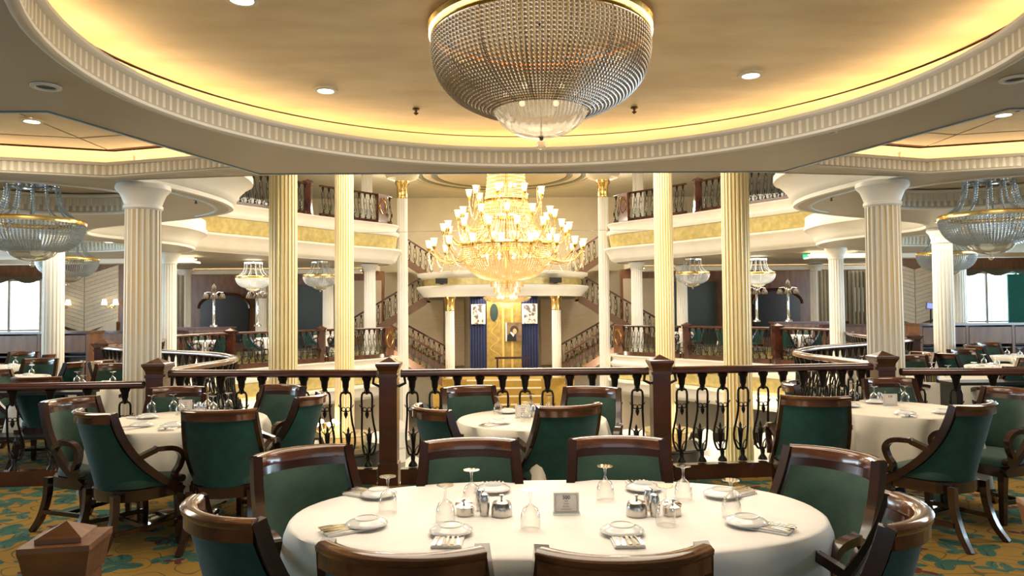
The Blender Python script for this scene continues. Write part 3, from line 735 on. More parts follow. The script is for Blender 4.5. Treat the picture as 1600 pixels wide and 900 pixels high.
def balustrade(label, sections, z0=0, step=.21, bm=None, posts=(), postmesh=None, glass=True, crests=(), group=None, m_rail='rail', drop=0.0, name='iron_balustrade'):
    e = empty(name, (0, 0, z0), label=label, cat='balustrade', group=group)
    for path in sections:
        P = [(p[0], p[1], 0) for p in path]
        mb = MB(); mb.sweep(P, [(o, h-drop) for o, h in RAILP]); mb.build('handrail', m_rail, e, 60)
        mb = MB(); mb.sweep(P, [(-.05, 0), (.05, 0), (.05, .14), (-.05, .14), (-.05, 0)]); mb.build('base_rail', 'rail', e, 30)
        if glass:
            mb = MB(); mb.sweep(P, [(-.062, .12), (-.058, .12), (-.058, .48), (-.062, .48), (-.062, .12)]); mb.build('glass_panel', 'panelglass', e, 0)
        L_ = plen(P); n = max(1, round(L_/step)); stp = L_/n
        for p, t in resample(P, stp):
            o = inst('baluster', bm, e, (p.x, p.y, 0), atan2(t.y, t.x)+pi)
            if drop: o.scale = (1, 1, (.985-drop)/.985)
    for p in posts: inst('post', postmesh or postm, e, (p[0], p[1], 0), p[2] if len(p) > 2 else 0)
    for (x, y, a, w) in crests:
        q = empty('crest', (0, 0, 0)); bpy.data.objects.remove(q)
        mb = MB(); mb.box((0, 0, .55), (w, .1, .98)); c = mb.build('crest_panel', 'woodlight', e, 20, (x, y, 0), a)
        s_ = MB()
        for sgn in (-1, 1):
            s_.tube([(sgn*(.02+.16*sin(t)*w/.5), -.06, .35+.17*t-.0*t) for t in [i*pi/12 for i in range(13)]], .012, 5)
        s_.tube([(-.14, -.06, .85), (-.05, -.06, .92), (0, -.06, .78), (.05, -.06, .92), (.14, -.06, .85)], .012, 5)
        s_.build('gold_monogram', 'brass', c)
    return e
front_c = [(1.16, 6.95), (-1.16, 6.95)]
balustrade('dark iron balustrade with mahogany handrail in the middle, between the two nearest newel posts', [front_c], bm=bal0, posts=[(-1.27, 6.95), (1.27, 6.95)])
balustrade('iron balustrade left of the left middle newel post', [[(-1.38, 6.96), (-3.40, 7.19)]], bm=bal0, posts=[(-3.52, 7.2)])
balustrade('iron balustrade right of the right middle newel post', [[(3.40, 7.19), (1.38, 6.96)]], bm=bal0, posts=[(3.52, 7.2)])
# bent iron brackets joining rails to posts
for sx in (-1, 1):
    par = [o for o in bpy.data.objects if o.name.startswith('iron_balustrade')][0]
    mb = MB()
    for d in (-1, 1): mb.tube([(sx*1.27+d*.14, 6.95, 1.0), (sx*1.27+d*.15, 6.95, .93), (sx*1.27+d*.085, 6.95, .90)], .014, 6)
    mb.build('bracket', 'iron', par)
for sx in (-1, 1):
    nm = 'left' if sx < 0 else 'right'; w = (lambda p: p) if sx < 0 else mir
    balustrade('curved iron balustrade sweeping round the %s near corner of the deck' % nm, [w(rc[1:])], bm=bal0, step=.19, posts=[], m_rail='woodlight')
    balustrade('iron balustrade of the %s gallery between the curved corner rail and the crest panel' % nm, [w(rb[1:-3])], bm=bal1, step=.22, posts=[(sx*7.0, 12.85)], postmesh=postf,
               crests=[(sx*8.0, 17.55, radians(65)*-sx*-1 if sx < 0 else radians(-65), .6)])
    # far gallery: split into three bays by posts
    def split(path, fr):
        P = [Vector((p[0], p[1], 0)) for p in path]; out = []; tot = plen(P)
        for a, b in zip(fr[:-1], fr[1:]):
            seg = [p for p, t in resample(P, tot/80)]
            out.append([(p.x, p.y) for p in seg[int(a*80):max(int(b*80), int(a*80)+2)+1]][:None])
        return out
    bays = split(rm, [0.02, .24, .27, .58, .61, .90]); secs = [bays[0], bays[2], bays[4]]
    pts = [bays[1][0], bays[3][0]]
    secs = [w(s_) for s_ in secs]; pts = [(sx*-p[0], p[1]) if sx > 0 else p for p in pts]
    cp = rm[-9]; 
    balustrade('far iron balustrade of the %s gallery at our deck level with green chairs behind' % nm, secs, bm=bal1, step=.24, posts=pts, postmesh=postf,
               crests=[(-sx*cp[0] if sx > 0 else cp[0], cp[1]-.15, radians(62) if sx < 0 else radians(-62), .5)])
    u2 = ul[12:]
    bays = split(u2, [0.04, .26, .29, .56, .59, .84]); secs = [w(bays[0]), w(bays[2]), w(bays[4])]
    pts = [bays[1][0], bays[3][0]]; pts = [(sx*-p[0], p[1]) if sx > 0 else p for p in pts]
    cu = (-4.2, 25.75)
    balustrade('upper iron balustrade on the %s balcony one deck above' % nm, secs, z0=4.62, bm=bal1, step=.24, posts=pts, postmesh=postf,
               crests=[(sx*4.22, 25.65, radians(62) if sx < 0 else radians(-62), .5)])
# low side rails beside the wing tables
pL = [(-3.72, 6.55), (-4.6, 6.75), (-8.5, 6.9)]
balustrade('low iron balustrade with a rounded end, left edge of the picture behind the left table', [[(-3.64, 7.16), (-4.6, 7.08), (-9, 6.75)]], bm=bal0, step=.33, drop=.1, glass=False)
balustrade('low iron balustrade with a red-brown rail, right edge of the picture behind the right table', [[(9, 6.7), (4.6, 7.0), (3.66, 7.12)]], bm=bal0, step=.33, drop=.05, glass=False)
# --- stair flights in the hall
def flight(label, a, b, wdt=1.5, steps=12, railh=.95):
    """a, b = lower and upper end (x,y,z); runs along x"""
    ax, ay, az = a; bx, by, bz = b; e = empty('stair_flight', (0, 0, 0), label=label, cat='staircase')
    mb = MB(); mb.add([(ax, ay, az-.25), (bx, ay, bz-.25), (bx, ay, bz+.08), (ax, ay, az+.08)]+[(ax, ay+.12, az-.25), (bx, ay+.12, bz-.25), (bx, ay+.12, bz+.08), (ax, ay+.12, az+.08)],
        [(0, 1, 2, 3), (7, 6, 5, 4), (0, 4, 5, 1), (2, 6, 7, 3), (1, 5, 6, 2), (0, 3, 7, 4)]); mb.build('stringer', 'stringer', e, 0)
    mb = MB(); mb.add([(ax, ay+.12, az-.2), (bx, ay+.12, bz-.2), (bx, ay+wdt, bz-.2), (ax, ay+wdt, az-.2)]+[(ax, ay+.12, az-.12), (bx, ay+.12, bz-.12), (bx, ay+wdt, bz-.12), (ax, ay+wdt, az-.12)],
        [(0, 1, 2, 3), (7, 6, 5, 4), (0, 4, 5, 1), (2, 6, 7, 3), (1, 5, 6, 2), (0, 3, 7, 4)]); mb.build('soffit', 'cream', e, 0)
    for i in range(steps):
        t = (i+.5)/steps; MB().box((ax+(bx-ax)*t, ay+wdt/2, az+(bz-az)*t-.03), (abs(bx-ax)/steps, wdt-.2, abs(bz-az)/steps)).build('step', 'stepgold', e, 0)
    mb = MB(); mb.ribbon([(ax, ay+.06, az+railh), (bx, ay+.06, bz+railh)], .09, .07, (0, 1, 0)); mb.build('handrail', 'rail', e)
    n = int(hypot(bx-ax, bz-az)/.26)
    for i in range(n):
        t = (i+.5)/n; o = inst('baluster', bal1, e, (ax+(bx-ax)*t, ay+.06, az+(bz-az)*t-.05), pi); o.scale = (1, 1, railh/1.0)
    return e
for sx in (-1, 1):
    nm = 'left' if sx < 0 else 'right'
    flight('upper stair flight descending to the landing on the %s of the hall' % nm, (sx*3.0, 33.0-.6, 3.05), (sx*5.6, 33.0-.6, 4.75))
    flight('middle stair flight rising from the %s gallery to the landing' % nm, (sx*6.6, 30.2, .1), (sx*3.1, 30.2, 2.15))
    flight('lower stair flight running down from the %s gallery to the platform' % nm, (sx*2.2, 32.2, -1.05), (sx*4.7, 32.2, .35))
    flight('lowest stair flight on the %s, in front of the hall wall' % nm, (sx*2.4, 29.0, -1.1), (sx*4.4, 29.0, .1), wdt=1.0)
# --- far walls of the galleries
for sx in (-1, 1):
    nm = 'left' if sx < 0 else 'right'
    def bx(x0, x1, y, z0, z1, t=.1): return ((sx*(x0+x1)/2, y, (z0+z1)/2), (abs(x1-x0), t, z1-z0))
    mb = MB(); mb.box(*bx(5.0, WX, 31.3, 0, 3.3, .2)); w = struct('wall_gallery_'+nm, mb, 'walnut')
    mb = MB(); mb.box(*bx(7.0, 9.0, 31.1, .0, 2.75, .16)); mb.build('dark_panel', 'darkgreen', w, 0)
    mb = MB(); mb.box(*bx(5.1, 6.9, 31.1, .0, 2.9, .16)); mb.build('tan_panel', 'tan', w, 0)
    # black arch with wood surround
    cxx = sx*11.6; mb = MB(); pts = [(1.0*cos(a), 1.75+.6*sin(a)) for a in [pi*i/16 for i in range(17)]]
    mb.add([(cxx+p[0], 31.15, p[1]) for p in pts]+[(cxx-1, 31.15, .4), (cxx+1, 31.15, .4)]+[(cxx+p[0], 31.05, p[1]) for p in pts]+[(cxx-1, 31.05, .4), (cxx+1, 31.05, .4)],
           [tuple(range(19, 38))]+[tuple(range(19))[::-1]]+[(i, (i+1) % 19, 19+(i+1) % 19, 19+i) for i in range(19)]); mb.build('arched_opening', 'black', w, 0)
    mb = MB(); mb.tube([(cxx+p[0]*1.06, 31.02, p[1]+.04) for p in pts], .06, 6); mb.build('arch_moulding', 'rail', w)
    mb = MB(); mb.box(*bx(9.4, 9.9, 31.0, 0, 2.9, .2)); mb.build('pilaster', 'panel', w, 0)
    # side pale panelled wall with chevron boards, windows beside it
    mb = MB(); mb.box(*bx(12.2, 14.75, 24.2, 0, 3.3, .2)); mb.box(*bx(14.75, WX, 24.2, 0, 1.05, .2)); mb.box(*bx(14.75, WX, 24.2, 2.75, 3.3, .2))
    w = struct('wall_panelled_'+nm, mb, 'walnut')
    for q in range(2):
        for i in range(14):
            zz = 1.02+i*.13; x0 = 12.45+q*1.08; x1 = x0+1.06; d = .34 if q else -.34
            mb = MB(); za, zb = zz+(0 if d > 0 else .34), zz+(d if d > 0 else 0)
            vs = [(sx*x0, 24.06, za), (sx*x1, 24.06, zb), (sx*x1, 24.06, zb+.122), (sx*x0, 24.06, za+.122)]
            vs += [(x, 24.1, z) for x, y, z in vs]; mb.add(vs, [(0, 1, 2, 3), (7, 6, 5, 4), (0, 4, 5, 1), (2, 6, 7, 3), (1, 5, 6, 2), (0, 3, 7, 4)])
            mb.build('chevron_board', 'panel2' if (i+q) % 2 else 'panel', w, 0)
    mb = MB(); mb.box(*bx(12.45, 14.6, 24.05, .0, .95, .06)); mb.build('dado_panel', 'panel', w, 0)
    mb = MB(); mb.grid(lambda u, v: (sx*(12.45+2.15*u), 23.98-.02*v, .95+.18*v*(1+1.2*cos(u*2*pi))), 24, 1); mb.build('wavy_rail', 'panel2', w, 0)
    wn = MB()
    for i in range(4):
        x = 14.95+i*1.0; wn.box((sx*x, 24.15, 1.9), (.07, .08, 1.7))
    wn.box(*bx(14.75, WX, 24.15, 1.05, 1.12, .12)); wn.box(*bx(14.75, WX, 24.15, 2.68, 2.75, .1))
    wd = struct('window_%d' % (1 if sx < 0 else 2), wn, 'winframe', 0)
    for i in range(4): MB().box((sx*(15.45+i), 24.17, 1.9), (.93, .01, 1.56)).build('pane', 'panelglass', wd, 0)
    mb = MB(); mb.box((sx*16.9, 25.2, 1.9), (4.2, .05, 2.4)); o = mb.build('window_sky', 'winglow', wd, 0)
    o = MB(); n_ = 40
    o.grid(lambda u, v: (sx*(14.8+3.9*u), 24.0-.05*v, 2.82-(.06+.16*abs(sin(u*pi*4)))*(1-v)), 40, 1); s_ = o.build('window_valance', 'curtain'); tag(s_, 'scalloped grey valance over the %s window' % nm, 'valance')
    # dark fluted screen and draped curtain between panelled wall and arch
    o = pleat('pleated_screen', sx*11.0, sx*12.2, 25.6, .0, 2.9, 10, 'curtain', None, .06); tag(o, 'grey-green pleated screen beside the %s panelled wall' % nm, 'screen')
    # wood bar / service cabinets
    sb = empty('service_cabinet', (sx*10.3, 15.9, 0), label='long mahogany service cabinet with an open dark shelf near the %s window' % nm, cat='cabinet')
    MB().box((0, 0, 1.22), (3.1, .62, .05)).build('top', 'rail', sb); MB().box((0, .27, .6), (3.0, .04, 1.2)).build('back', 'walnut', sb)
    for i in range(4): MB().box((-1.5+i*1.0, 0, .6), (.06, .55, 1.2)).build('side_panel', 'walnut', sb)
    for i in range(3):
        MB().box((-1.0+i*1.0, -.26, .98), (.92, .03, .36)).build('fascia', 'walnut', sb)
        MB().box((-1.0+i*1.0, 0, .72), (.92, .5, .03)).build('shelf', 'black', sb)
        d = MB().box((-1.0+i*1.0, -.27, .3), (.9, .03, .58)).build('door', 'walnut', sb)
        MB().tube([(-1.0+i-.2, -.3, .5), (-1.0+i+.2, -.3, .5)], .012, 6).build('handle', 'chrome', d)
    pn = empty('low_partition', (sx*10.6, 19.5, 0), label='low walnut partition with polished cap in front of the %s panelled wall' % nm, cat='partition')
    MB().box((0, 0, .55), (4.4, .12, 1.1)).build('board', 'walnut', pn); MB().box((0, 0, 1.13), (4.5, .2, .06)).build('cap', 'rail', pn)
    # row of service consoles behind the far gallery rail
    for j, (x, y, wd_) in enumerate(((10.2, 24.5, 2.6),)):
        cn = empty('gallery_console', (sx*x, y, 0), label='long walnut sideboard behind the %s gallery seats carrying a torchere lamp' % nm, cat='sideboard')
        MB().box((0, 0, 1.12), (wd_, .5, .06)).build('top', 'rail', cn); MB().box((0, 0, .55), (wd_-.1, .44, 1.1)).build('cabinet', 'walnut', cn)
        for i in range(4):
            d = MB().box((-wd_/2+.35+i*(wd_-.7)/3, -.23, .55), (.5, .03, .85)).build('door', 'wood', cn); MB().ball((-wd_/2+.5+i*(wd_-.7)/3, -.26, .6), .02, 6, 4).build('knob', 'brass', d)
# wall sconces
def sconce(x, y, z, lb):
    e = empty('wall_sconce', (x, y, z), label=lb, cat='wall lamp')
    MB().lathe([(.001, 0), (.06, 0), (.06, .03), (.001, .03)], 12).xf(Matrix.Rotation(pi/2, 4, 'X')).build('backplate', 'brass', e)
    for s in (-1, 1):
        MB().tube([(0, -.03, 0), (s*.1, -.12, -.06), (s*.18, -.14, .02)], .012, 6).build('arm', 'brass', e)
        MB().lathe([(.09, .04), (.055, .22)], 12, (s*.18, -.14, 0)).build('lamp_shade', 'shade', e)
sconce(-14.1, 24.0, 1.85, 'double-armed sconce on the left panelled wall, nearer the window')
sconce(-12.6, 24.0, 1.85, 'double-armed sconce on the left panelled wall, behind the big left column')
# gold/white torchere lamps on the far sideboards
def torchere(x, y, lb):
    e = empty('torchere_lamp', (x, y, 1.15), label=lb, cat='lamp')
    MB().lathe([(.13, 0), (.12, .05), (.06, .08), (.045, .12), (.04, 1.0), (.055, 1.05), (.03, 1.1)], 12, caps=True).build('pole', 'chrome', e)
    for i in range(6):
        a = 2*pi*i/6; x1, y1 = .3*cos(a), .3*sin(a)
        MB().tube([(0, 0, 1.0), (x1*.5, y1*.5, 1.14), (x1, y1, 1.12), (x1, y1, 1.05)], .012, 5).build('arm', 'chrome', e)
        MB().lathe([(.03, 1.08), (.075, 1.0), (.085, .93), (.07, .92)], 10, (x1, y1, 0)).build('lamp_shade', 'crystal', e)
    MB().lathe([(.03, 1.08), (.09, 1.2), (.07, 1.32), (.0, 1.42)], 10).build('finial', 'crystal', e)
    return e
for px, lb in ((338, 'leftmost of the far left gallery'), (405, 'beside the outer left gilded column'), (1235, 'on the far right gallery sideboard')):
    p = atH(px, 485+1, 1.5) if False else None
    y = 24.5; x = (px-800)/F*y+.25+.0; torchere(x, y, 'crystal-shaded torchere lamp with six arms, '+lb)
torchere((1185-800)/F*24.5+.25, 24.5, 'crystal-shaded torchere lamp half hidden by the outer right gilded column')
# tablet, notice, exit sign
e = empty('wall_tablet', (atY(1455, 483, 18.5)[0], 18.5, 1.62), label='small tilted screen showing violet, left of the right window', cat='screen')
MB().box((0, 0, 0), (.26, .03, .17)).xf(Matrix.Rotation(.12, 4, 'Y')).build('bezel', 'black', e); MB().box((0, -.018, 0), (.22, .01, .13)).xf(Matrix.Rotation(.12, 4, 'Y')).build('display', 'screen', e)
MB().tube([(0, .02, -.05), (0, .05, -1.6)], .02, 6).build('stand', 'iron', e)
tag(MB().box((atY(1342, 460, 24).x, 24.0, 1.85), (.3, .03, .8)).build('notice_board', 'card'), 'tall pale notice on the wooden pilaster at the right panelled wall', 'notice')
tag(MB().box((16.9, 23.9, 1.6), (.8, .05, 2.1)).build('teal_screen', 'teal'), 'teal upright panel at the right edge by the window', 'panel')
tag(MB().box((atY(1263, 390, 23).x, 22.9, 3.2), (.42, .06, .14)).build('exit_sign', 'exit'), 'small green lit exit sign under the right gallery ceiling', 'sign')
tag(MB().box((10.75, 17.2, .30), (.5, .5, .6)).xf(Matrix.Translation((0, 0, 0))).build('orange_box', 'plinth'), 'orange box standing at the foot of the column by the right window', 'box') if False else None
tag(pleat('draped_curtain', 11.3, 11.95, 24.0, .0, 2.8, 5, 'curtain', None, .12), 'gathered dark curtain left of the right panelled wall', 'curtain')
# recessed ceiling cove strips above the far galleries (warm lit lines)
for sx in (-1, 1):
    nm = 'left' if sx < 0 else 'right'
    for j, (y, x0, x1, z) in enumerate(((18.55, 8.9, 18, 3.12), (22.0, 9.2, 18, 3.2), (28.6, 5.5, 18, 3.2))):
        mb = MB(); mb.box((sx*(x0+x1)/2, y+.25, z-.08), (x1-x0, .5, .06)); mb.box((sx*(x0+x1)/2, y, z-.03), (x1-x0, .06, .15)); struct('trim_%d' % (80+j+(0 if sx < 0 else 5)), mb, 'cream', 0)
        led = MB().box((sx*(x0+x1)/2, y+.2, z), (x1-x0, .04, .03)).build('cove_light_tube', 'led'); tag(led, 'warm light strip in the %s gallery ceiling, %s' % (nm, ('nearest', 'middle', 'farthest')[j]), 'light tube')
    mb = MB(); mb.prism([(sx*9, 18.4), (sx*WX, 18.4), (sx*WX, 10.2), (sx*9.4, 10.2)][::(1 if sx > 0 else -1)], 3.5, 4.0); struct('ceiling_void_'+nm, mb, 'soffit')
# downlights, sprinklers, vents
def downlight(x, y, z, lb, on=True, r=.06):
    e = empty('downlight', (x, y, z), label=lb, cat='ceiling light')
    MB().lathe([(r*1.45, -.002), (r*1.45, -.012), (r, -.014), (r*.95, .0)], 20, flip=True).build('bezel', 'white', e)
    MB().lathe([(.001, -.004), (r*.97, -.004)], 20, flip=True).build('lens', 'lampglow' if on else 'black', e)
p = atH(509, 140, 3.22); downlight(p.x, p.y, 3.22, 'round lit downlight in the gold dome, left of the crystal bowl')
p = atH(1173, 116, 3.22); downlight(p.x, p.y, 3.22, 'round lit downlight in the gold dome, right of the crystal bowl')
p = atH(378, -3, 3.22); downlight(p.x, p.y, 3.22, 'round downlight at the top edge of the picture in the gold dome')
p = atH(50, 188, 3.212); downlight(p.x, p.y, 3.212, 'round lit downlight in the left angular gold recess')
p = atH(1568, 178, 3.212); downlight(p.x, p.y, 3.212, 'round lit downlight in the right angular gold recess')
p = atH(72, 134, 2.905); downlight(p.x, p.y, 2.905, 'unlit dark recessed downlight in the left soffit', False, .055)
p = atH(1586, 122, 2.905); downlight(p.x, p.y, 2.905, 'unlit dark recessed downlight in the right soffit', False, .055)
p = atH(1300, 205, 2.905); downlight(p.x, p.y, 2.905, 'tiny dark fitting in the soffit right of the dome', False, .025)
p = atH(170+0, 378, 2.95); downlight(p.x, p.y, 2.95, 'small lit downlight in the left wing ceiling', True, .07)
p = atH(1470, 346, 2.95); downlight(p.x, p.y, 2.95, 'small lit downlight in the right wing ceiling', True, .07)
def sprinkler(px, py, H, lb):
    p = atH(px, py, H); e = empty('sprinkler', p, label=lb, cat='sprinkler')
    MB().lathe([(.028, 0), (.03, -.008), (.012, -.012), (.008, -.03), (.02, -.034), (.018, -.04), (.005, -.05)], 12, flip=True).build('head', 'ironbrass', e)
sprinkler(650, 170, 3.22, 'small bronze sprinkler in the gold dome, left of the crystal bowl'); sprinkler(991, 168, 3.22, 'small bronze sprinkler in the gold dome, right of the crystal bowl')
sprinkler(306, 312, 2.95, 'small sprinkler under the left scalloped ceiling'); sprinkler(1299, 308, 2.95, 'small sprinkler under the right scalloped ceiling')
# ================================================================= CHANDELIERS
def beads_on(profile, nstr, nb, r, size, tri='ball', gaps=0, jitter=0.0):
    """strings of beads hanging along a revolved profile, one joined mesh"""
    mb = MB(); P = spline([(a, 0, b) for a, b in profile], 6); L_ = plen(P)
    pts = [p for p, t in resample(P, L_/nb)]
    for i in range(nstr):
        if gaps and i % gaps == 0: continue
        a = 2*pi*i/nstr
        for j, p in enumerate(pts):
            rr = p.x; s_ = min(size, pi*rr/nstr*1.05)
            s_ = max(s_, size*.45)
            c = (rr*cos(a), rr*sin(a), p.z)
            if tri == 'ball': mb.ball(c, s_, 5, 4)
            else: mb.octa(c, s_, 1.1)
    return mb
def crystal_bowl():
    e = empty('crystal_dome_chandelier', (DC[0], DC[1], EYE), label='large bowl-shaped crystal bead chandelier with a brass rim under the gold dome', cat='chandelier')
    MB().lathe([(.60, 1.60), (.635, 1.60), (.64, 1.585), (.628, 1.565), (.632, 1.545), (.625, 1.525), (.62, 1.52), (.60, 1.53), (.59, 1.56)], 64).build('brass_rim', 'brass', e)
    beads_on([(.612, 1.52), (.612, 1.44), (.585, 1.33), (.51, 1.235), (.40, 1.165), (.27, 1.115)], 136, 27, .6, .0115, 'ball', gaps=0).build('bead_strands', 'crystal', e)['kind'] = 'stuff'
    for i in range(16):
        a = 2*pi*(i+.5)/16; P = [(r*cos(a), r*sin(a), z) for r, z in ((.60, 1.53), (.60, 1.44), (.573, 1.33), (.50, 1.24), (.39, 1.17), (.26, 1.12))]
        MB().tube(spline(P, 4), .004, 4).build('frame_rib', 'ironbrass', e)
    mb = MB(); n = 64; vs = []; prof = [(.265, 1.155), (.27, 1.15), (.262, 1.12), (.225, 1.06), (.16, 1.01), (.08, .985), (.015, .978)]
    for j, (r, z) in enumerate(prof):
        for i in range(n):
            a = 2*pi*i/n+.12*j; q = 1+.025*(i % 2 == 0)*(j > 0); vs.append((r*q*cos(a), r*q*sin(a), z))
    mb.add(vs, [(j*n+i, j*n+(i+1) % n, (j+1)*n+(i+1) % n, (j+1)*n+i) for j in range(6) for i in range(n)]); mb.build('ribbed_glass_bowl', 'bowlglass', e, 25)
    MB().lathe([(.262, 1.155), (.28, 1.152), (.28, 1.142), (.262, 1.14)], 48).build('bowl_collar', 'brass', e)
    MB().lathe([(.004, 1.15), (.006, .99), (.018, .985), (.012, .965), (.005, .96)], 10).build('stem', 'ironbrass', e)
    MB().ball((0, 0, .935), .027, 12, 8).build('finial_ball', 'bowlglass', e)
    for i in range(6):
        a = 2*pi*i/6; MB().ball((.2*cos(a), .2*sin(a), 1.22), .018, 8, 6).build('bulb', emis('dim_bulb', (1, .8, .5), 1.2) if i == 0 else bpy.data.materials['dim_bulb'], e)
crystal_bowl()
def hanging(loc, label, proto=None, group=None):
    if proto: return copy_tree(proto, loc, label=label, group=group)
    e = empty('hanging_crystal_lamp', loc, label=label, cat='chandelier', group=group)
    MB().lathe([(.27, .50), (.285, .50), (.285, .45), (.27, .45)], 32).build('crown', 'chrome', e)
    MB().lathe([(.001, .62), (.06, .62), (.07, .6), (.012, .58), (.012, .50), (.27, .49)], 16).build('ceiling_stem', 'chrome', e)
    MB().lathe([(.535, 0.0), (.555, .0), (.56, .03), (.555, .055), (.535, .055)], 48).build('brass_rim', 'brass', e)
    mb = MB()
    for i in range(12):
        a = 2*pi*i/12; P = spline([(r*cos(a), r*sin(a), z) for r, z in ((.275, .46), (.28, .33), (.33, .18), (.44, .08), (.54, .04))], 5)
        mb.tube(P, .011, 4)
        for p, t in resample(P, .03): mb.octa(p, .017, 1)
    mb.build('upper_bead_ropes', 'crystalcool', e)['kind'] = 'stuff'
    beads_on([(.545, 0), (.53, -.09), (.47, -.2), (.37, -.28), (.24, -.32)], 84, 17, .5, .016, 'octa').build('bead_strands', 'crystalcool', e)['kind'] = 'stuff'
    for i in range(12):
        a = 2*pi*i/12; MB().tube([(r*cos(a), r*sin(a), z) for r, z in ((.53, 0), (.51, -.09), (.45, -.19), (.35, -.27), (.23, -.31))], .004, 4).build('frame_rib', 'chrome', e)
    MB().lathe([(.26, -.30), (.265, -.31), (.22, -.37), (.13, -.42), (.01, -.44)], 24).build('glass_dish', 'bowlglass', e)
    MB().ball((0, 0, -.475), .03, 8, 6).build('finial_ball', 'bowlglass', e)
    return e
h0 = hanging((-5.72, 8.8, 2.66), 'nearest crystal basket lamp at the left edge of the picture')
hanging((5.72, 8.8, 2.66), 'nearest crystal basket lamp at the right edge of the picture', h0)
hanging((-8.75, 14.8, 2.66), 'second crystal basket lamp on the left, behind the first white wing column', h0)
hanging((9.0, 15.0, 2.66), 'second crystal basket lamp on the right, behind the first white wing column', h0)
hanging((-8.1, 24.0, 2.72), 'far crystal basket lamp just left of the outer left gilded column', h0)
hanging((-6.0, 24.2, 2.75), 'far crystal basket lamp between the two left gilded columns', h0)
hanging((6.2, 24.2, 2.75), 'far crystal basket lamp between the two right gilded columns', h0)
hanging((8.3, 24.0, 2.72), 'far crystal basket lamp just right of the outer right gilded column', h0)
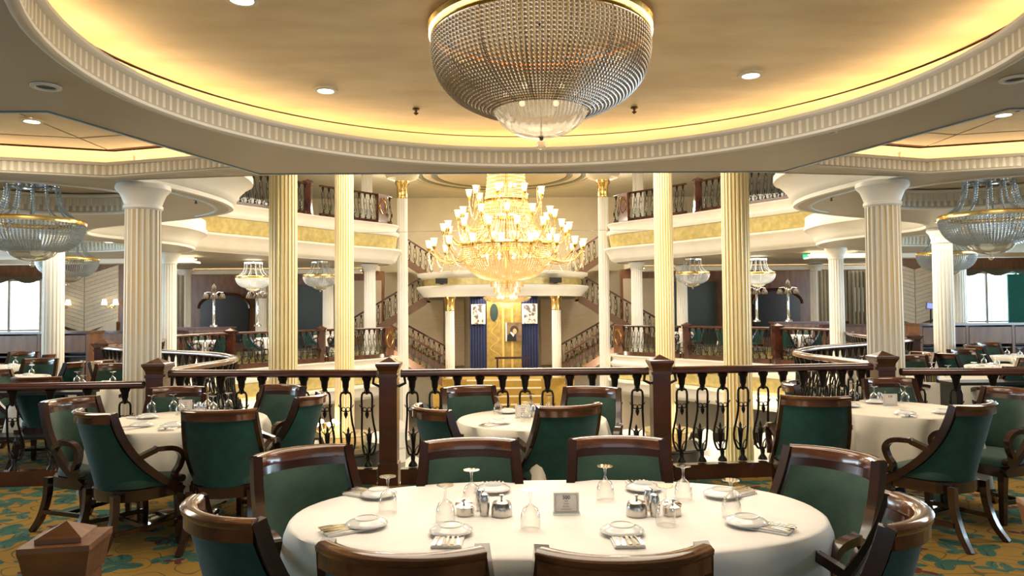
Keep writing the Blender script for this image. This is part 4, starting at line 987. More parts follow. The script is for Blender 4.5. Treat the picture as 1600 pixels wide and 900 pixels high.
# grand chandelier
def grand():
    e = empty('grand_chandelier', (-.02, 17, EYE), label='huge tiered lit crystal chandelier hanging in the middle of the atrium', cat='chandelier')
    MB().tube([(0, 0, 5.5), (0, 0, .5)], .03, 8).build('stem', 'brass', e)
    strands = MB()
    for i in range(72):
        a = 2*pi*i/72
        P = spline([(r*cos(a), r*sin(a), z) for r, z in ((.38, 3.9), (.42, 3.2), (.5, 2.5), (.66, 1.95), (1.0, 1.48))], 5)
        strands.tube(P, .008, 3)
        for p, t in resample(P, .09): strands.octa(p, .016, 1.2)
    strands.build('upper_strands', 'crystalwarm', e)['kind'] = 'stuff'
    MB().lathe([(.36, 3.88), (.40, 3.9), (.40, 3.98), (.36, 4.0)], 32).build('crown', 'brass', e)
    MB().lathe([(.98, 1.46), (1.03, 1.46), (1.04, 1.50), (1.02, 1.54), (.98, 1.53)], 48).build('basket_rim', 'brass', e)
    MB().lathe([(.5, 2.48), (.53, 2.5), (.53, 2.54), (.5, 2.56)], 36).build('upper_ring', 'brass', e)
    MB().lathe([(.30, 2.1), (.36, 2.15), (.30, 2.2)], 24).build('inner_ring', 'brass', e)
    beads_on([(1.02, 1.46), (1.0, 1.2), (.86, .95), (.62, .77), (.34, .70)], 88, 24, 1, .027, 'octa').build('basket_beads', 'crystalwarm', e)['kind'] = 'stuff'
    for z, r in ((.66, .37), (.53, .30), (.42, .22)):
        m = MB()
        n = int(r*75)
        for i in range(n):
            a = 2*pi*i/n; m.box((r*cos(a), r*sin(a), z-.06), (.02, .035, .12), a)
        m.build('prism_ring', 'crystalwarm', e)['kind'] = 'stuff'
    m = MB(); n = 40; prof = [(.50, .32), (.53, .30), (.46, .22), (.30, .18), (.2, .17), (.17, .10), (.10, .06), (.01, .045)]; vs = []
    for j, (r, z) in enumerate(prof):
        for i in range(n): q = 1+.06*(i % 4 == 0)*(j < 3); vs.append((r*q*cos(2*pi*i/n), r*q*sin(2*pi*i/n), z))
    m.add(vs, [(j*n+i, j*n+(i+1) % n, (j+1)*n+(i+1) % n, (j+1)*n+i) for j in range(7) for i in range(n)]); m.build('bottom_dish', 'crystalwarm', e, 40)
    bm = MB().ball((0, 0, 0), .035, 8, 6).mesh('bulb', 'bulb')
    sm_ = MB().lathe([(.035, -.06), (.05, -.03), (.065, .04), (.062, .07), (.085, .10)], 12).mesh('glass_shade', 'shadeglass')
    cm = MB().lathe([(.02, -.15), (.045, -.10), (.05, -.08), (.03, -.07), (.03, -.05)], 10).mesh('candle_cup', 'brass')
    for (n, R_, z, off) in ((18, 1.78, 1.50, .1), (15, 1.45, 1.90, .25), (12, 1.12, 2.22, 0), (9, .86, 2.70, .3), (12, 1.02, 1.62, .2)):
        for i in range(n):
            a = 2*pi*i/n+off; ca, sa = cos(a), sin(a)
            P = spline([(ca*R_*t, sa*R_*t, zz) for t, zz in ((.35, z-.05), (.6, z-.35), (.85, z-.38), (1.0, z-.15))], 5)
            arm = MB().tube(P, .011, 5).build('arm', 'brass', e)
            inst('candle_cup', cm, arm, (ca*R_, sa*R_, z)); inst('bulb', bm, arm, (ca*R_, sa*R_, z+.01)); inst('glass_shade', sm_, arm, (ca*R_, sa*R_, z))
    sw = MB()
    for (n, R_, z, off) in ((18, 1.78, 1.50, .1), (15, 1.45, 1.90, .25), (12, 1.12, 2.22, 0), (9, .86, 2.70, .3)):
        for i in range(n):
            a0 = 2*pi*i/n+off; a1 = a0+2*pi/n
            for (rr, za, zb, dip) in ((R_, z-.12, z-.12, .30), ):
                P = []
                for k in range(9):
                    t = k/8; a = a0+(a1-a0)*t; r2 = rr*(cos((a1-a0)/2)/cos((t-.5)*(a1-a0))); P.append((r2*cos(a), r2*sin(a), za-dip*1.5*4*t*(1-t)))
                sw.tube(P, .011, 3)
            P = [((R_+(.75-R_)*t)*cos(a0), (R_+(.75-R_)*t)*sin(a0), z-.1-.45*4*t*(1-t)*.8+.2*t) for t in [k/8 for k in range(9)]]
            sw.tube(P, .011, 3)
            for q in range(3): sw.octa((R_*cos(a0)+.0, R_*sin(a0), z-.2-.08*q), .026, 1.8)
    sw.build('bead_swags', 'crystalwarm', e)['kind'] = 'stuff'
    for i in range(10):
        a = 2*pi*i/10; inst('bulb', bm, e, (.55*cos(a), .55*sin(a), 1.25))
    for i in range(6):
        a = 2*pi*i/6; inst('bulb', bm, e, (.2*cos(a), .2*sin(a), 2.9))
        inst('bulb', bm, e, (.2*cos(a), .2*sin(a), .3))
M['shadeglass'] = mat('frosted_lit_shade', (.95, .85, .62), .4, emit=(1.0, .78, .42), estr=1.5, trans=.0)
grand()
lamp('POINT', 'grand_chandelier_bulbs_inner', (-.1, 17, EYE+1.1), 14, (1, .75, .4), .4)
lamp('POINT', 'grand_chandelier_bulbs_top', (-.1, 17, EYE+2.8), 10, (1, .72, .36), .25)
lamp('POINT', 'grand_chandelier_dish', (-.1, 17, EYE+.27), 12, (1, .8, .5), .1)
# suspension wires
tag(MB().tube([(-4.08, 19.95, 3.72), (-1.2, 17.5, 3.5)], .006, 4).build('steel_cable', 'steel'), 'thin steel cable stretched from the inner left gilded column to the chandelier', 'cable')
tag(MB().tube([(4.02, 19.95, 3.75), (1.2, 17.5, 3.5)], .006, 4).build('steel_cable', 'steel'), 'thin steel cable stretched from the inner right gilded column to the chandelier', 'cable')

# ================================================================= CHAIRS
def chair_proto():
    e = empty('dining_armchair', (0, 0, 0), label='proto', cat='chair')
    zs0, zs1 = .375, .945
    def surf(u, v, off=0.0):
        s = .09+.325*(1-v)**2.6; hw = .268-.045*v
        return (hw*u*(1-off*.0), -.205-.115*v-.02*v*v+abs(u)**2.3*s+off, zs0+(zs1-zs0)*v)
    # upholstered shell, inner and outer skin
    def fr(u): return -1+2*u
    mb = MB(); nu, nv = 16, 10
    mb.grid(lambda u, v: surf(fr(1-u)*.97, v*.92, .0+.0), nu, nv)
    outer = mb.build('back_cover', 'green', e, 60)
    mb = MB(); mb.grid(lambda u, v: surf(fr(u)*.97, v*.92, .05), nu, nv); inner = mb.build('backrest_lining', 'wood', e, 60)
    # inner cushion panel
    mb = MB()
    def cush(u, v):
        x, y, z = surf(fr(u)*.87, .12+v*.74, .05); b = max(0, (1-(2*u-1)**6))*max(0, (1-(2*v-1)**6)); return (x, y+.003+.022*b, z)
    mb.grid(cush, 14, 10); mb.build('backrest', 'greenface', e, 60)
    # top rail
    P = [Vector(surf(fr(i/14)*1.0, 1.0, .025))+Vector((0, 0, .0)) for i in range(15)]
    mb = MB(); vs = []; prof = [(-.026, -.055), (.024, -.055), (.024, .004), (.016, .014), (.0, .018), (-.024, .018), (-.036, .008), (-.034, -.006), (-.026, -.014)]
    for i, p in enumerate(P):
        t = (P[min(i+1, 14)]-P[max(i-1, 0)]).normalized(); nrm = Vector((-t.y, t.x, 0)).normalized()
        for o, h in prof: q = p+nrm*o; vs.append((q.x, q.y, p.z+h-.01))
    k = len(prof); mb.add(vs, [(i*k+j, (i+1)*k+j, (i+1)*k+(j+1) % k, i*k+(j+1) % k) for i in range(14) for j in range(k)]+[tuple(range(k)), tuple(14*k+j for j in range(k))[::-1]])
    mb.build('top_rail', 'toprail', e, 40)
    for s in (-1, 1):
        P = [Vector(surf(s*1.0, 1-i/12*1.0, .025)) for i in range(13)]
        side = [Vector((1, 0, 0))]*13
        mb = MB(); mb.ribbon(P, .042, .05, side); mb.build('side_stile', 'wood', e, 40)
        # arm: rises from the stile, runs forward, scrolls down
        a = surf(s*1.0, .45, .03)
        A = spline([(a[0], a[1], a[2]), (s*.275, a[1]+.10, .675), (s*.288, .05, .685), (s*.29, .16, .672), (s*.29, .215, .62), (s*.287, .20, .55), (s*.282, .17, .50), (s*.278, .18, .455)], 4)
        mb = MB(); mb.ribbon(A, .046, .034, (1, 0, 0)); mb.build('arm', 'wood', e, 40)
        MB().lathe([(.001, -.024), (.026, -.024), (.026, .024), (.001, .024)], 14).xf(Matrix.Translation((s*.278, .215, .46)) @ Matrix.Rotation(pi/2, 4, 'Y')).build('arm_scroll', 'wood', e, 40)
        # legs
        mb = MB(); mb.ribbon(spline([(s*.245, .215, .40), (s*.245, .222, .2), (s*.245, .225, 0)], 3), .05, .05, (1, 0, 0), [1.0, .96, .9, .85, .8, .75, .7]); mb.build('leg', 'wood', e, 40)
        mb = MB(); mb.ribbon(spline([(s*.20, -.19, .40), (s*.205, -.20, .25), (s*.215, -.25, .1), (s*.235, -.315, 0)], 3), .048, .045, (1, 0, 0), [1.05, 1.0, 1, .95, .95, .9, .9, .85, .8, .75]); mb.build('leg', 'wood', e, 40)
        MB().box((s*.23, .01, .155), (.022, .44, .03)).build('stretcher', 'wood', e, 0)
    MB().box((0, .01, .155), (.45, .022, .028)).build('stretcher', 'wood', e, 0)
    # seat rail (D plan) and cushion
    D = [(-.262, .24), (-.262, .02), (-.235, -.09), (-.15, -.165), (0, -.195), (.15, -.165), (.235, -.09), (.262, .02), (.262, .24)]
    mb = MB(); mb.prism([(x*1.0, y if y > 0 else y*1.12) for x, y in D], .345, .42); mb.build('seat_rail', 'wood', e, 30)
    mb = MB(); n = 28; ctr = (0, .02); out = spline([(x*.92, y*.98+.012, 0) for x, y in D], 3, closed=True); n = len(out); vs = []; rings_ = ((1.0, .425), (1.0, .455), (.95, .478), (.8, .492), (.4, .50))
    for f, z in rings_:
        for p in out: vs.append((ctr[0]+(p.x-ctr[0])*f, ctr[1]+(p.y-ctr[1])*f, z))
    vs.append((0, .02, .502)); fs = [(j*n+i, j*n+(i+1) % n, (j+1)*n+(i+1) % n, (j+1)*n+i) for j in range(4) for i in range(n)]+[(4*n+i, 4*n+(i+1) % n, 5*n) for i in range(n)]
    if (Vector(vs[1])-Vector(vs[0])).cross(Vector(vs[n])-Vector(vs[0])).z < -9: pass
    mb.add(vs, fs); mb.build('seat', 'greenface', e, 60)
    return e
M['toprail'] = mat('top_rail_wood', (.15, .055, .022), .15, col2=(.07, .022, .01), scale=3, detail=6, stretch=(1, 6, 6), coat=.8)
CH = chair_proto(); used = [False]
TB = 0.30
def chair(x, y, fx, fy, label, group=None, org=False):
    """x,y = where the middle of the top rail stands; (fx,fy) = the way the sitter would face"""
    l = hypot(fx, fy); fx, fy = fx/l, fy/l
    if not org: x, y = x+fx*TB, y+fy*TB
    rz = atan2(fy, fx)-pi/2
    if not used[0]:
        used[0] = True; CH.location = (x, y, 0); CH.rotation_euler = (0, 0, rz); CH['label'] = label
        if group: CH['group'] = group
        return CH
    c = copy_tree(CH, (x, y, 0), rz, label); 
    if group: c['group'] = group
    elif 'group' in c: del c['group']
    return c
def chpx(px, py, fx, fy, label, H=.945, group=None):
    p = atH(px, py, H); return chair(p.x, p.y, fx, fy, label, group)
G0 = 'green armchairs around the big front table'
chpx(616, 866, .16, .97, 'green armchair seen from behind, near side of the big oval table, left', group=G0)
chpx(982, 870, -.02, 1, 'green armchair seen from behind, near side of the big oval table, right', group=G0)
chpx(734, 687, .04, -1, 'green armchair facing us at the far side of the oval table, left', group=G0)
chpx(962, 684, -.06, -1, 'green armchair facing us at the far side of the oval table, right', group=G0)
chpx(463, 702, .62, -.78, 'green armchair with a reddish frame at the far left end of the big oval table', group=G0)
chpx(318, 800, .72, .69, 'green armchair at the near left end of the big oval table', group=G0)
chpx(1316, 706, -.85, -.50, 'green armchair with dark frame at the far right end of the big oval table', group=G0)
chpx(1432, 800, -.86, .5, 'green armchair at the near right end of the big oval table', group=G0)
G1 = 'green armchairs around the left round table'
chpx(132, 645, .62, .78, 'green armchair with teal-lit back, left front of the left round table', group=G1)
chpx(338, 643, -.08, 1, 'green armchair with back square to us, before the left round table', group=G1)
chpx(99, 624, .93, -.36, 'green armchair on the left side of the left round table, facing right', group=G1)
chpx(282, 605, .12, -1, 'green armchair at the back of the left round table before the corner newel post', group=G1)
chpx(452, 602, -.45, -.9, 'green armchair at the back right of the left round table, facing us', group=G1)
chpx(497, 617, -.93, .12, 'green armchair on the right side of the left round table, seen from its side', group=G1)
G2 = 'green armchairs around the middle round table'
chpx(660, 638, .85, .52, 'green armchair at the left front of the middle round table', group=G2)
chpx(727, 604, .38, -.92, 'green armchair at the back left of the middle round table by the balustrade', group=G2)
chpx(898, 635, -.38, .92, 'green armchair with back to us before the middle round table', group=G2)
chpx(928, 605, -.35, -.93, 'green armchair at the back right of the middle round table by the balustrade', group=G2)
G3 = 'green armchairs around the right round table'
chpx(1276, 621, .25, .97, 'green armchair with back to us before the right round table', group=G3)
chpx(1229, 598, .92, -.35, 'green armchair half hidden on the left of the right round table', group=G3)
chpx(1382, 591, .0, -1, 'green armchair at the back of the right round table before the corner newel post', group=G3)
chpx(1537, 632, -.50, .86, 'teal-backed green armchair, scroll arm showing, right of the right round table', group=G3)
chpx(1592, 608, -.93, -.3, 'green armchair cut by the right picture edge, by the right table', group=G3)

# ================================================================= TABLES
def cloth_mesh(a, b, drop, z=.755, n=120, nf=11, seed=1, corner=.0, ex=2.0, amp=.035):
    rnd = random.Random(seed); ph = [rnd.uniform(0, 6.28) for _ in range(6)]; vs = []; fs = []
    def R(t):
        c, s = abs(cos(t)), abs(sin(t)); return 1/((c/a)**ex+(s/b)**ex)**(1/ex)
    prof = [0, .35, .7, .92, .985, 1.0]; nd = 10
    for j, f in enumerate(prof):
        for i in range(n):
            t = 2*pi*i/n; r = R(t)*f; vs.append((r*cos(t), r*sin(t), z-(.006 if f == 1.0 else 0)))
    for j in range(1, nd+1):
        q = j/nd
        for i in range(n):
            t = 2*pi*i/n; dd = drop*(1+corner*abs(cos(2*t+pi/2))**1.5+.05*sin(3*t+ph[0]))
            fold = (sin(nf*t+ph[1]+.8*sin(2*t+ph[2]))+.5*sin((nf*1.7//1)*t+ph[3]))*amp*q**.65
            r = R(t)+.006+.05*q**.8*(1 if q > .1 else q*10)*.6+fold
            vs.append((r*cos(t), r*sin(t), z-.008-dd*q+.0))
    k = len(prof)+nd
    fs = [(j*n+i, j*n+(i+1) % n, (j+1)*n+(i+1) % n, (j+1)*n+i) for j in range(1, k-1) for i in range(n)]
    fs = [(j*n+i, (j+1)*n+i, (j+1)*n+(i+1) % n, j*n+(i+1) % n) for j in range(1, k-1) for i in range(n)]
    c0 = len(vs); vs.append((0, 0, z)); fs += [(c0, n+i, n+(i+1) % n) for i in range(n)]
    mb = MB(); mb.add(vs, fs); return mb
def table(x, y, a, b, desc, clothdesc, drop=.33, corner=.35, seed=1, m='cloth', rz=0, group=None, ex=2.0, amp=.07, nf=11):
    e = empty('dining_table', (x, y, 0), rz, label=desc, cat='table', group=group)
    mb = MB(); mb.prism([((a-.012)*abs(cos(t))**(2/ex)*math.copysign(1, cos(t)), (b-.012)*abs(sin(t))**(2/ex)*math.copysign(1, sin(t))) for t in [2*pi*i/48 for i in range(48)]], .715, .742); mb.build('tabletop', 'wood', e)
    xs = (0,) if a < 1 else (-.45, .45)
    for q in xs:
        MB().lathe([(.09, .715), (.05, .68), (.045, .12), (.06, .06)], 16, (q, 0, 0)).build('pedestal', 'iron', e)
        MB().lathe([(.28, 0), (.27, .02), (.1, .05), (.06, .06)], 24, (q, 0, 0), caps=True).build('base_plate', 'chrome', e)
    c = cloth_mesh(a, b, drop, corner=corner, seed=seed, ex=ex, amp=amp, nf=nf).build('tablecloth', m, None, 60, (x, y, 0), rz)
    tag(c, clothdesc, 'tablecloth', group and group.replace('tables', 'tablecloths'))
    return e
T0 = (-.015, 3.12)
table(T0[0], T0[1], 1.10, .585, 'big oval dining table in the foreground with two metal pedestals', 'smooth white cloth over the big oval foreground table', drop=.36, corner=.35, seed=3, ex=2.35, amp=.028, nf=13)
TL = (-2.74, 5.92); table(TL[0], TL[1], .63, .63, 'round dining table left of centre before the left balustrade', 'ivory cloth with deep pointed folds over the left round table', m='ivory', corner=.45, seed=5, drop=.34)
TM = (-.0, 5.85); pm = atH(825, 655, .75); TM = (pm.x+.03, pm.y); table(TM[0], TM[1], .58, .58, 'round dining table in the middle before the central balustrade', 'ivory cloth over the middle round table', m='ivory', corner=.5, seed=8)
pr = atH(1402, 640, .75); TR = (pr.x, pr.y); table(TR[0], TR[1], .55, .55, 'round dining table on the right before the right balustrade', 'ivory cloth with long folds over the right round table', m='ivory', corner=.5, seed=11, drop=.36)
def base(px, py): return atH(px, py, .757)
def glass_mesh(n=24, h=.150):
    # stands upside down: rim on the cloth, foot on top
    prof = [(.037, 0), (.0385, .004), (.039, .03), (.037, .055), (.028, .078), (.012, .090), (.0055, .098), (.0045, .115), (.006, .135), (.012, .142), (.034, .147), (.035, .150), (.001, .150)]
    return MB().lathe(prof, n).mesh('wine_glass', 'glass', 60)
gm = glass_mesh(); gmf = glass_mesh(10)
def wine(px, py, where, me=gm, g=None):
    p = base(px, py); o = inst('wine_glass', me, None, p); return tag(o, 'upturned stemmed glass, '+where, 'glass', g)
GG = 'upturned glasses on the big front table'
for px, py, w in ((606, 800, 'far left edge of the big oval table by the reddish armchair'), (696, 817, 'just left of the left steel condiment set'), (737, 788, 'behind the left steel condiment set'),
                  (829, 826, 'in the middle between the left condiments and the table number card'), (946, 781, 'far side of the big table, right of the number card'), (1068, 781, 'far side of the big table, behind the right condiment set'),
                  (1040, 819, 'in front of the right steel condiment set'), (1143, 808, 'right end of the big oval table')):
    wine(px, py, w, g=GG)
# plates upside down, napkins, cutlery
pm_ = MB().lathe([(.083, 0), (.0825, .003), (.07, .011), (.052, .018), (.047, .020), (.046, .023), (.042, .023), (.041, .020), (.001, .019)], 36).mesh('china_plate', 'china', 50)
def nap_mesh():
    mb = MB(); mb.box((0, 0, .003), (.11, .19, .006)); mb.box((.004, -.004, .0075), (.10, .18, .003)); mb.box((-.03, 0, .0105), (.04, .18, .003)); return mb.mesh('napkin', 'cloth', 20)
nm_ = nap_mesh()
def fork_mesh():
    mb = MB(); mb.ribbon([(0, -.095, .001), (0, -.05, .004), (0, 0, .003), (0, .03, .001)], .010, .003, (1, 0, 0), [1.3, 1, .6, .6])
    mb.box((0, .043, .002), (.02, .026, .002))
    for q in (-.0075, -.0025, .0025, .0075): mb.box((q, .07, .004), (.0028, .032, .0015))
    return mb.mesh('fork', 'silver', 30)
def knife_mesh():
    mb = MB(); mb.ribbon([(0, -.10, .003), (0, -.05, .003), (0, 0, .003)], .011, .007, (1, 0, 0), [1.2, 1, .8]); mb.ribbon([(0, 0, .003), (.001, .06, .003), (-.003, .11, .003)], .016, .0015, (1, 0, 0), [.7, 1, .3]); return mb.mesh('knife', 'silver', 30)
def spoon_mesh():
    mb = MB(); mb.ribbon([(0, -.09, .001), (0, -.04, .005), (0, .02, .003), (0, .045, .001)], .009, .003, (1, 0, 0), [1.3, 1, .6, .6])
    mb.lathe([(.001, 0), (.012, .001), (.018, .005)], 12).xf(Matrix.Translation((0, .062, 0)) @ Matrix.Scale(1.45, 4, (0, 1, 0)), len(mb.v)-36); return mb.mesh('spoon', 'silver', 40)
fk, kn, sp_ = fork_mesh(), knife_mesh(), spoon_mesh()
def setting(px, py, fx, fy, where, full=True, m=pm_, lift=.0135):
    """plate on a folded napkin, cutlery pointing back under it; (fx,fy) = from the diner to the table"""
    p = base(px, py); l = hypot(fx, fy); fx, fy = fx/l, fy/l; rz = atan2(fy, fx)-pi/2
    z = p.z
    n = inst('napkin', nm_, None, (p.x-fx*.075, p.y-fy*.075, z), rz); tag(n, 'folded white napkin '+where, 'napkin')
    c = inst('china_plate', m, None, (p.x, p.y, z+lift), rz); tag(c, 'small white plate turned upside down '+where, 'plate'); c.rotation_euler = (.08*0, 0, rz)
    if full:
        for i, (me, nme) in enumerate(((fk, 'left fork'), (fk, 'right fork'), (kn, 'left knife'), (kn, 'right knife'), (sp_, 'spoon'))):
            o_ = (-.034+.017*i); q = inst(nme.split()[-1], me, None, (p.x-fx*.085+fy*o_, p.y-fy*.085-fx*o_, z+.012), rz+(.06*(i-2))); tag(q, 'silver %s %s' % (nme, where), 'cutlery', 'cutlery '+where)
setting(705, 834, .05, 1, 'at the near left place of the big table'); setting(972, 834, 0, 1, 'at the near right place of the big table')
setting(573, 823, .85, .5, 'at the near left end of the big table'); setting(1166, 820, -.8, .6, 'at the near right end of the big table')
setting(592, 776, .85, -.5, 'at the far left end of the big table'); setting(1128, 776, -.85, -.52, 'at the far right end of the big table')
setting(770, 768, 0, -1, 'at the far left place of the big table'); setting(1005, 766, 0, -1, 'at the far right place of the big table')
# condiment sets
def lath(name, prof, m_, p, lb, cat, n=28):
    e = empty(name, p, label=lb, cat=cat); return e
def lidded(px, py, lb):
    e = empty('sugar_bowl', base(px, py), label=lb, cat='sugar bowl')
    MB().lathe([(.001, 0), (.042, 0), (.044, .004), (.043, .03), (.038, .05), (.036, .052)], 28).build('bowl', 'steel', e)
    MB().lathe([(.037, .052), (.034, .056), (.012, .064), (.001, .065)], 28).build('lid', 'steel', e)
    MB().lathe([(.004, .064), (.004, .07), (.009, .084), (.001, .085)], 12).build('knob', 'steel', e)
def shaker(p, lb):
    e = empty('shaker', p, label=lb, cat='shaker')
    MB().lathe([(.001, 0), (.018, 0), (.019, .01), (.023, .045), (.019, .075), (.018, .078)], 24).build('body', 'steel', e)
    MB().lathe([(.018, .078), (.017, .086), (.010, .091), (.001, .092)], 24).build('cap', 'chrome', e)
def openbowl(px, py, lb, s):
    e = empty('open_steel_bowl', base(px, py), label=lb, cat='bowl')
    MB().lathe([(.001, 0), (.036, 0), (.038, .01), (.036, .034), (.033, .034), (.032, .028), (.001, .028)], 28).build('bowl', 'steel', e)
    MB().lathe([(.001, 0), (.036, .0), (.037, .004), (.01, .010), (.004, .012), (.004, .018), (.008, .03), (.001, .031)], 24).xf(Matrix.Translation((-.006*s, .012, .036)) @ Matrix.Rotation(.25, 4, 'X')).build('lid', 'chrome', e)
openbowl(727, 804, 'low steel bowl with a tilted dark lid, left condiment set', 1); lidded(784, 805, 'round steel sugar bowl with knob, left condiment set')
shaker(base(757, 805), 'front steel shaker of the left condiment set'); q = base(751, 801); shaker((q.x-.0, q.y+.04, q.z), 'back steel shaker of the left condiment set')
lidded(995, 805, 'round steel sugar bowl with knob, right condiment set'); shaker(base(1023, 806), 'front steel shaker of the right condiment set')
q = base(1018, 801); shaker((q.x, q.y+.045, q.z), 'back steel shaker of the right condiment set'); openbowl(1050, 804, 'low steel bowl with a tilted lid, right condiment set', -1)
# number cards
def text(name, body, size, m_, parent, loc, bold=False):
    c = bpy.data.curves.new(name, 'FONT'); c.body = body; c.size = size; c.align_x = 'CENTER'; c.align_y = 'CENTER'; c.extrude = .0002; c.offset = .0004*size/.03 if bold else 0
    c.materials.append(M[m_]); c.resolution_u = 3; t_ = bpy.data.objects.new(name, c); me = bpy.data.meshes.new_from_object(t_); bpy.data.objects.remove(t_); o = bpy.data.objects.new(name, me); S.collection.objects.link(o); o.parent = parent; o.location = loc; o.rotation_euler = (pi/2, 0, 0); return o
def numcard(p, num, lb, s=1.0, full=True, rz=0.0):
    e = empty('table_number_card', p, rz, label=lb, cat='sign'); w, h = .105*s, .085*s
    MB().box((0, .004, h/2+.003), (w+.006, .008, h+.006)).build('acrylic_stand', 'panelglass', e); MB().box((0, .0, .003), (w+.008, .045*s, .005)).build('stand_foot', 'panelglass', e)
    MB().box((0, -.002, h/2+.003), (w, .002, h)).build('card', 'card', e)
    mb = MB(); a, b = w/2-.008*s, h/2-.008*s
    for x in (-a, a): mb.box((x, -.0035, h/2+.003), (.0012, .0006, 2*b))
    for z in (-b, b): mb.box((0, -.0035, h/2+.003+z), (2*a, .0006, .0012))
    mb.tube([(-a-.004, -.0035, h*.45), (-a+.003, -.0035, h*.55), (-a-.003, -.0035, h*.72), (-a+.006, -.0035, h*.93)], .0006, 4)
    mb.tube([(a-.002, -.0035, h*.25), (a+.003, -.0035, h*.6), (a-.006, -.0035, h*.98)], .0006, 4)
    mb.build('card_border', 'inksoft', e)
    if num: text('number', num, .021*s, 'ink', e, (0, -.004, h*.80), True)
    else:
        for q, z in ((.03, .75), (.02, .6), (.035, .4)): MB().box((0, -.0035, h*z), (q, .0005, .005)).build('small_print', 'inksoft', e)
    if full:
        text('printed_line', 'IVY', .0085*s, 'ink', e, (0, -.004, h*.62)); text('printed_line', 'Bronte', .006*s, 'inksoft', e, (0, -.004, h*.51)) if False else None
        text('printed_line', 'PUTU', .0105*s, 'inksoft', e, (0, -.004, h*.36), True)
        for z in (.50, .24):
            m2 = MB(); xs = -.020 if z < .4 else -.009
            x = xs
            rnd = random.Random(int(z*100))
            while x < -xs: ww = rnd.uniform(.002, .004); m2.box((x, -.0035, h*z), (ww*.8, .0005, .003)); x += ww*1.15
            m2.build('small_print', 'inksoft', e)
numcard(base(885, 803), '500', 'clear stand with a printed card numbered 500 on the big table')
numcard(base(817, 653), '', 'pale number card on the middle round table', 1.15, False)
numcard(base(1391, 634), '510', 'pale number card on the right round table', 1.15, False)
numcard(base(290, 642), '', 'pale number card on the left round table', 1.1, False)
# tableware of the three round tables
for px, py, w in ((237, 645, 'on the left round table, leftmost'), (271, 643, 'on the left round table, left of the number card'), (282, 649, 'on the left round table, just before the number card'),
                  (324, 641, 'on the left round table, behind the steel shakers'), (333, 646, 'on the left round table, beside the steel shakers'), (357, 641, 'on the left round table, rightmost'),
                  (778, 647, 'on the middle round table, leftmost'), (829, 644, 'on the middle round table, behind the number card'), (822, 659, 'on the middle round table, in front of the number card'), (858, 647, 'on the middle round table, rightmost'),
                  (1333, 624, 'on the right round table, leftmost'), (1356, 622, 'on the right round table, second from left'), (1366, 630, 'on the right round table, third from left'),
                  (1407, 624, 'on the right round table, behind the number card'), (1414, 629, 'on the right round table, rightmost')):
    wine(px, py, w, glass_mesh(14) if px == 237 else gmf)
for px, py, w in ((311, 645, 'left shaker of the left round table'), (319, 646, 'right shaker of the left round table'), (824, 651, 'left shaker of the middle round table'), (833, 652, 'right shaker of the middle round table'),
                  (1375, 629, 'steel shaker of the right round table')):
    shaker(base(px, py), 'brushed steel '+w)
lidded(845, 651, 'small lidded steel bowl on the middle round table'); lidded(1383, 626, 'small lidded steel bowl on the right round table'); lidded(303, 640, 'small lidded steel bowl on the left round table')
def setpos(T, r, ang, where):
    fx, fy = cos(ang), sin(ang); x, y = T[0]-fx*r, T[1]-fy*r; z = .757; rz = atan2(fy, fx)-pi/2
    tag(inst('napkin', nm_, None, (x-fx*.075, y-fy*.075, z), rz), 'folded napkin at the %s' % where, 'napkin')
    tag(inst('china_plate', pm_, None, (x, y, z+.0135), rz), 'upturned small plate at the %s' % where, 'plate')
    for i, (me, nme) in enumerate(((fk, 'fork'), (kn, 'knife'), (sp_, 'spoon'))):
        o_ = -.02+.02*i; tag(inst(nme, me, None, (x-fx*.085+fy*o_, y-fy*.085-fx*o_, z+.012), rz), 'silver %s at the %s' % (nme, where), 'cutlery')
for T, nm, angs in ((TL, 'left round table', ((60, 'near left side'), (100, 'near right side'), (-20, 'left side'), (-85, 'far side'), (-140, 'far right side'))),
                    (TM, 'middle round table', ((45, 'near left side'), (115, 'near right side'), (-60, 'far left side'), (-125, 'far right side'))),
                    (TR, 'right round table', ((70, 'near left side'), (125, 'near right side'), (-25, 'left side'), (-90, 'far side')))):
    for a, sd in angs: setpos(T, .36, radians(a), '%s of the %s' % (sd, nm))
# ================================================================= WING AND GALLERY TABLES
def wing_table(x, y, r, where, chairs, seed, glasses=4, group=None, m='ivory', gchair=None):
    table(x, y, r, r, 'white-clothed table '+where, 'ivory tablecloth on the table '+where, m=m, corner=.5, seed=seed)
    for a, sd in chairs:
        t = radians(a); chair(x+cos(t)*(r+.12), y+sin(t)*(r+.12), -cos(t), -sin(t), 'green armchair, %s of table %s' % (sd, where), gchair, org=True)
    for i in range(glasses):
        t = 2*pi*i/glasses+.6; tag(inst('wine_glass', gmf, None, (x+cos(t)*r*.55, y+sin(t)*r*.55, .757)), 'upturned glass, %s, table %s' % (('right back', 'left back', 'left front', 'right front')[i % 4], where), 'glass')
        if i < 2: tag(inst('china_plate', pm_, None, (x+cos(t+.8)*r*.7, y+sin(t+.8)*r*.7, .757)), 'upturned plate, %s, table %s' % (('back', 'front left')[i], where), 'plate')
CN = ((95, 'far side'), (-85, 'near side'), (180, 'left side'), (5, 'right side'))
wing_table(-5.15, 8.8, .62, 'behind the low left railing', CN, 21)
wing_table(-6.9, 10.2, .5, 'before the left wing column', CN, 22)
wing_table(-8.5, 12.3, .55, 'behind the left wing column', CN, 23)
wing_table(-5.0, 10.25, .4, 'by the left curved rail', ((170, 'left side'),), 24)
wing_table(-9.9, 9.2, .55, 'under the left basket lamp', ((20, 'right side'), (-90, 'near side'), (90, 'far side')), 25)
wing_table(5.35, 8.85, .62, 'behind the low right railing', CN, 31)
wing_table(6.9, 10.3, .5, 'before the right wing column', CN, 32)
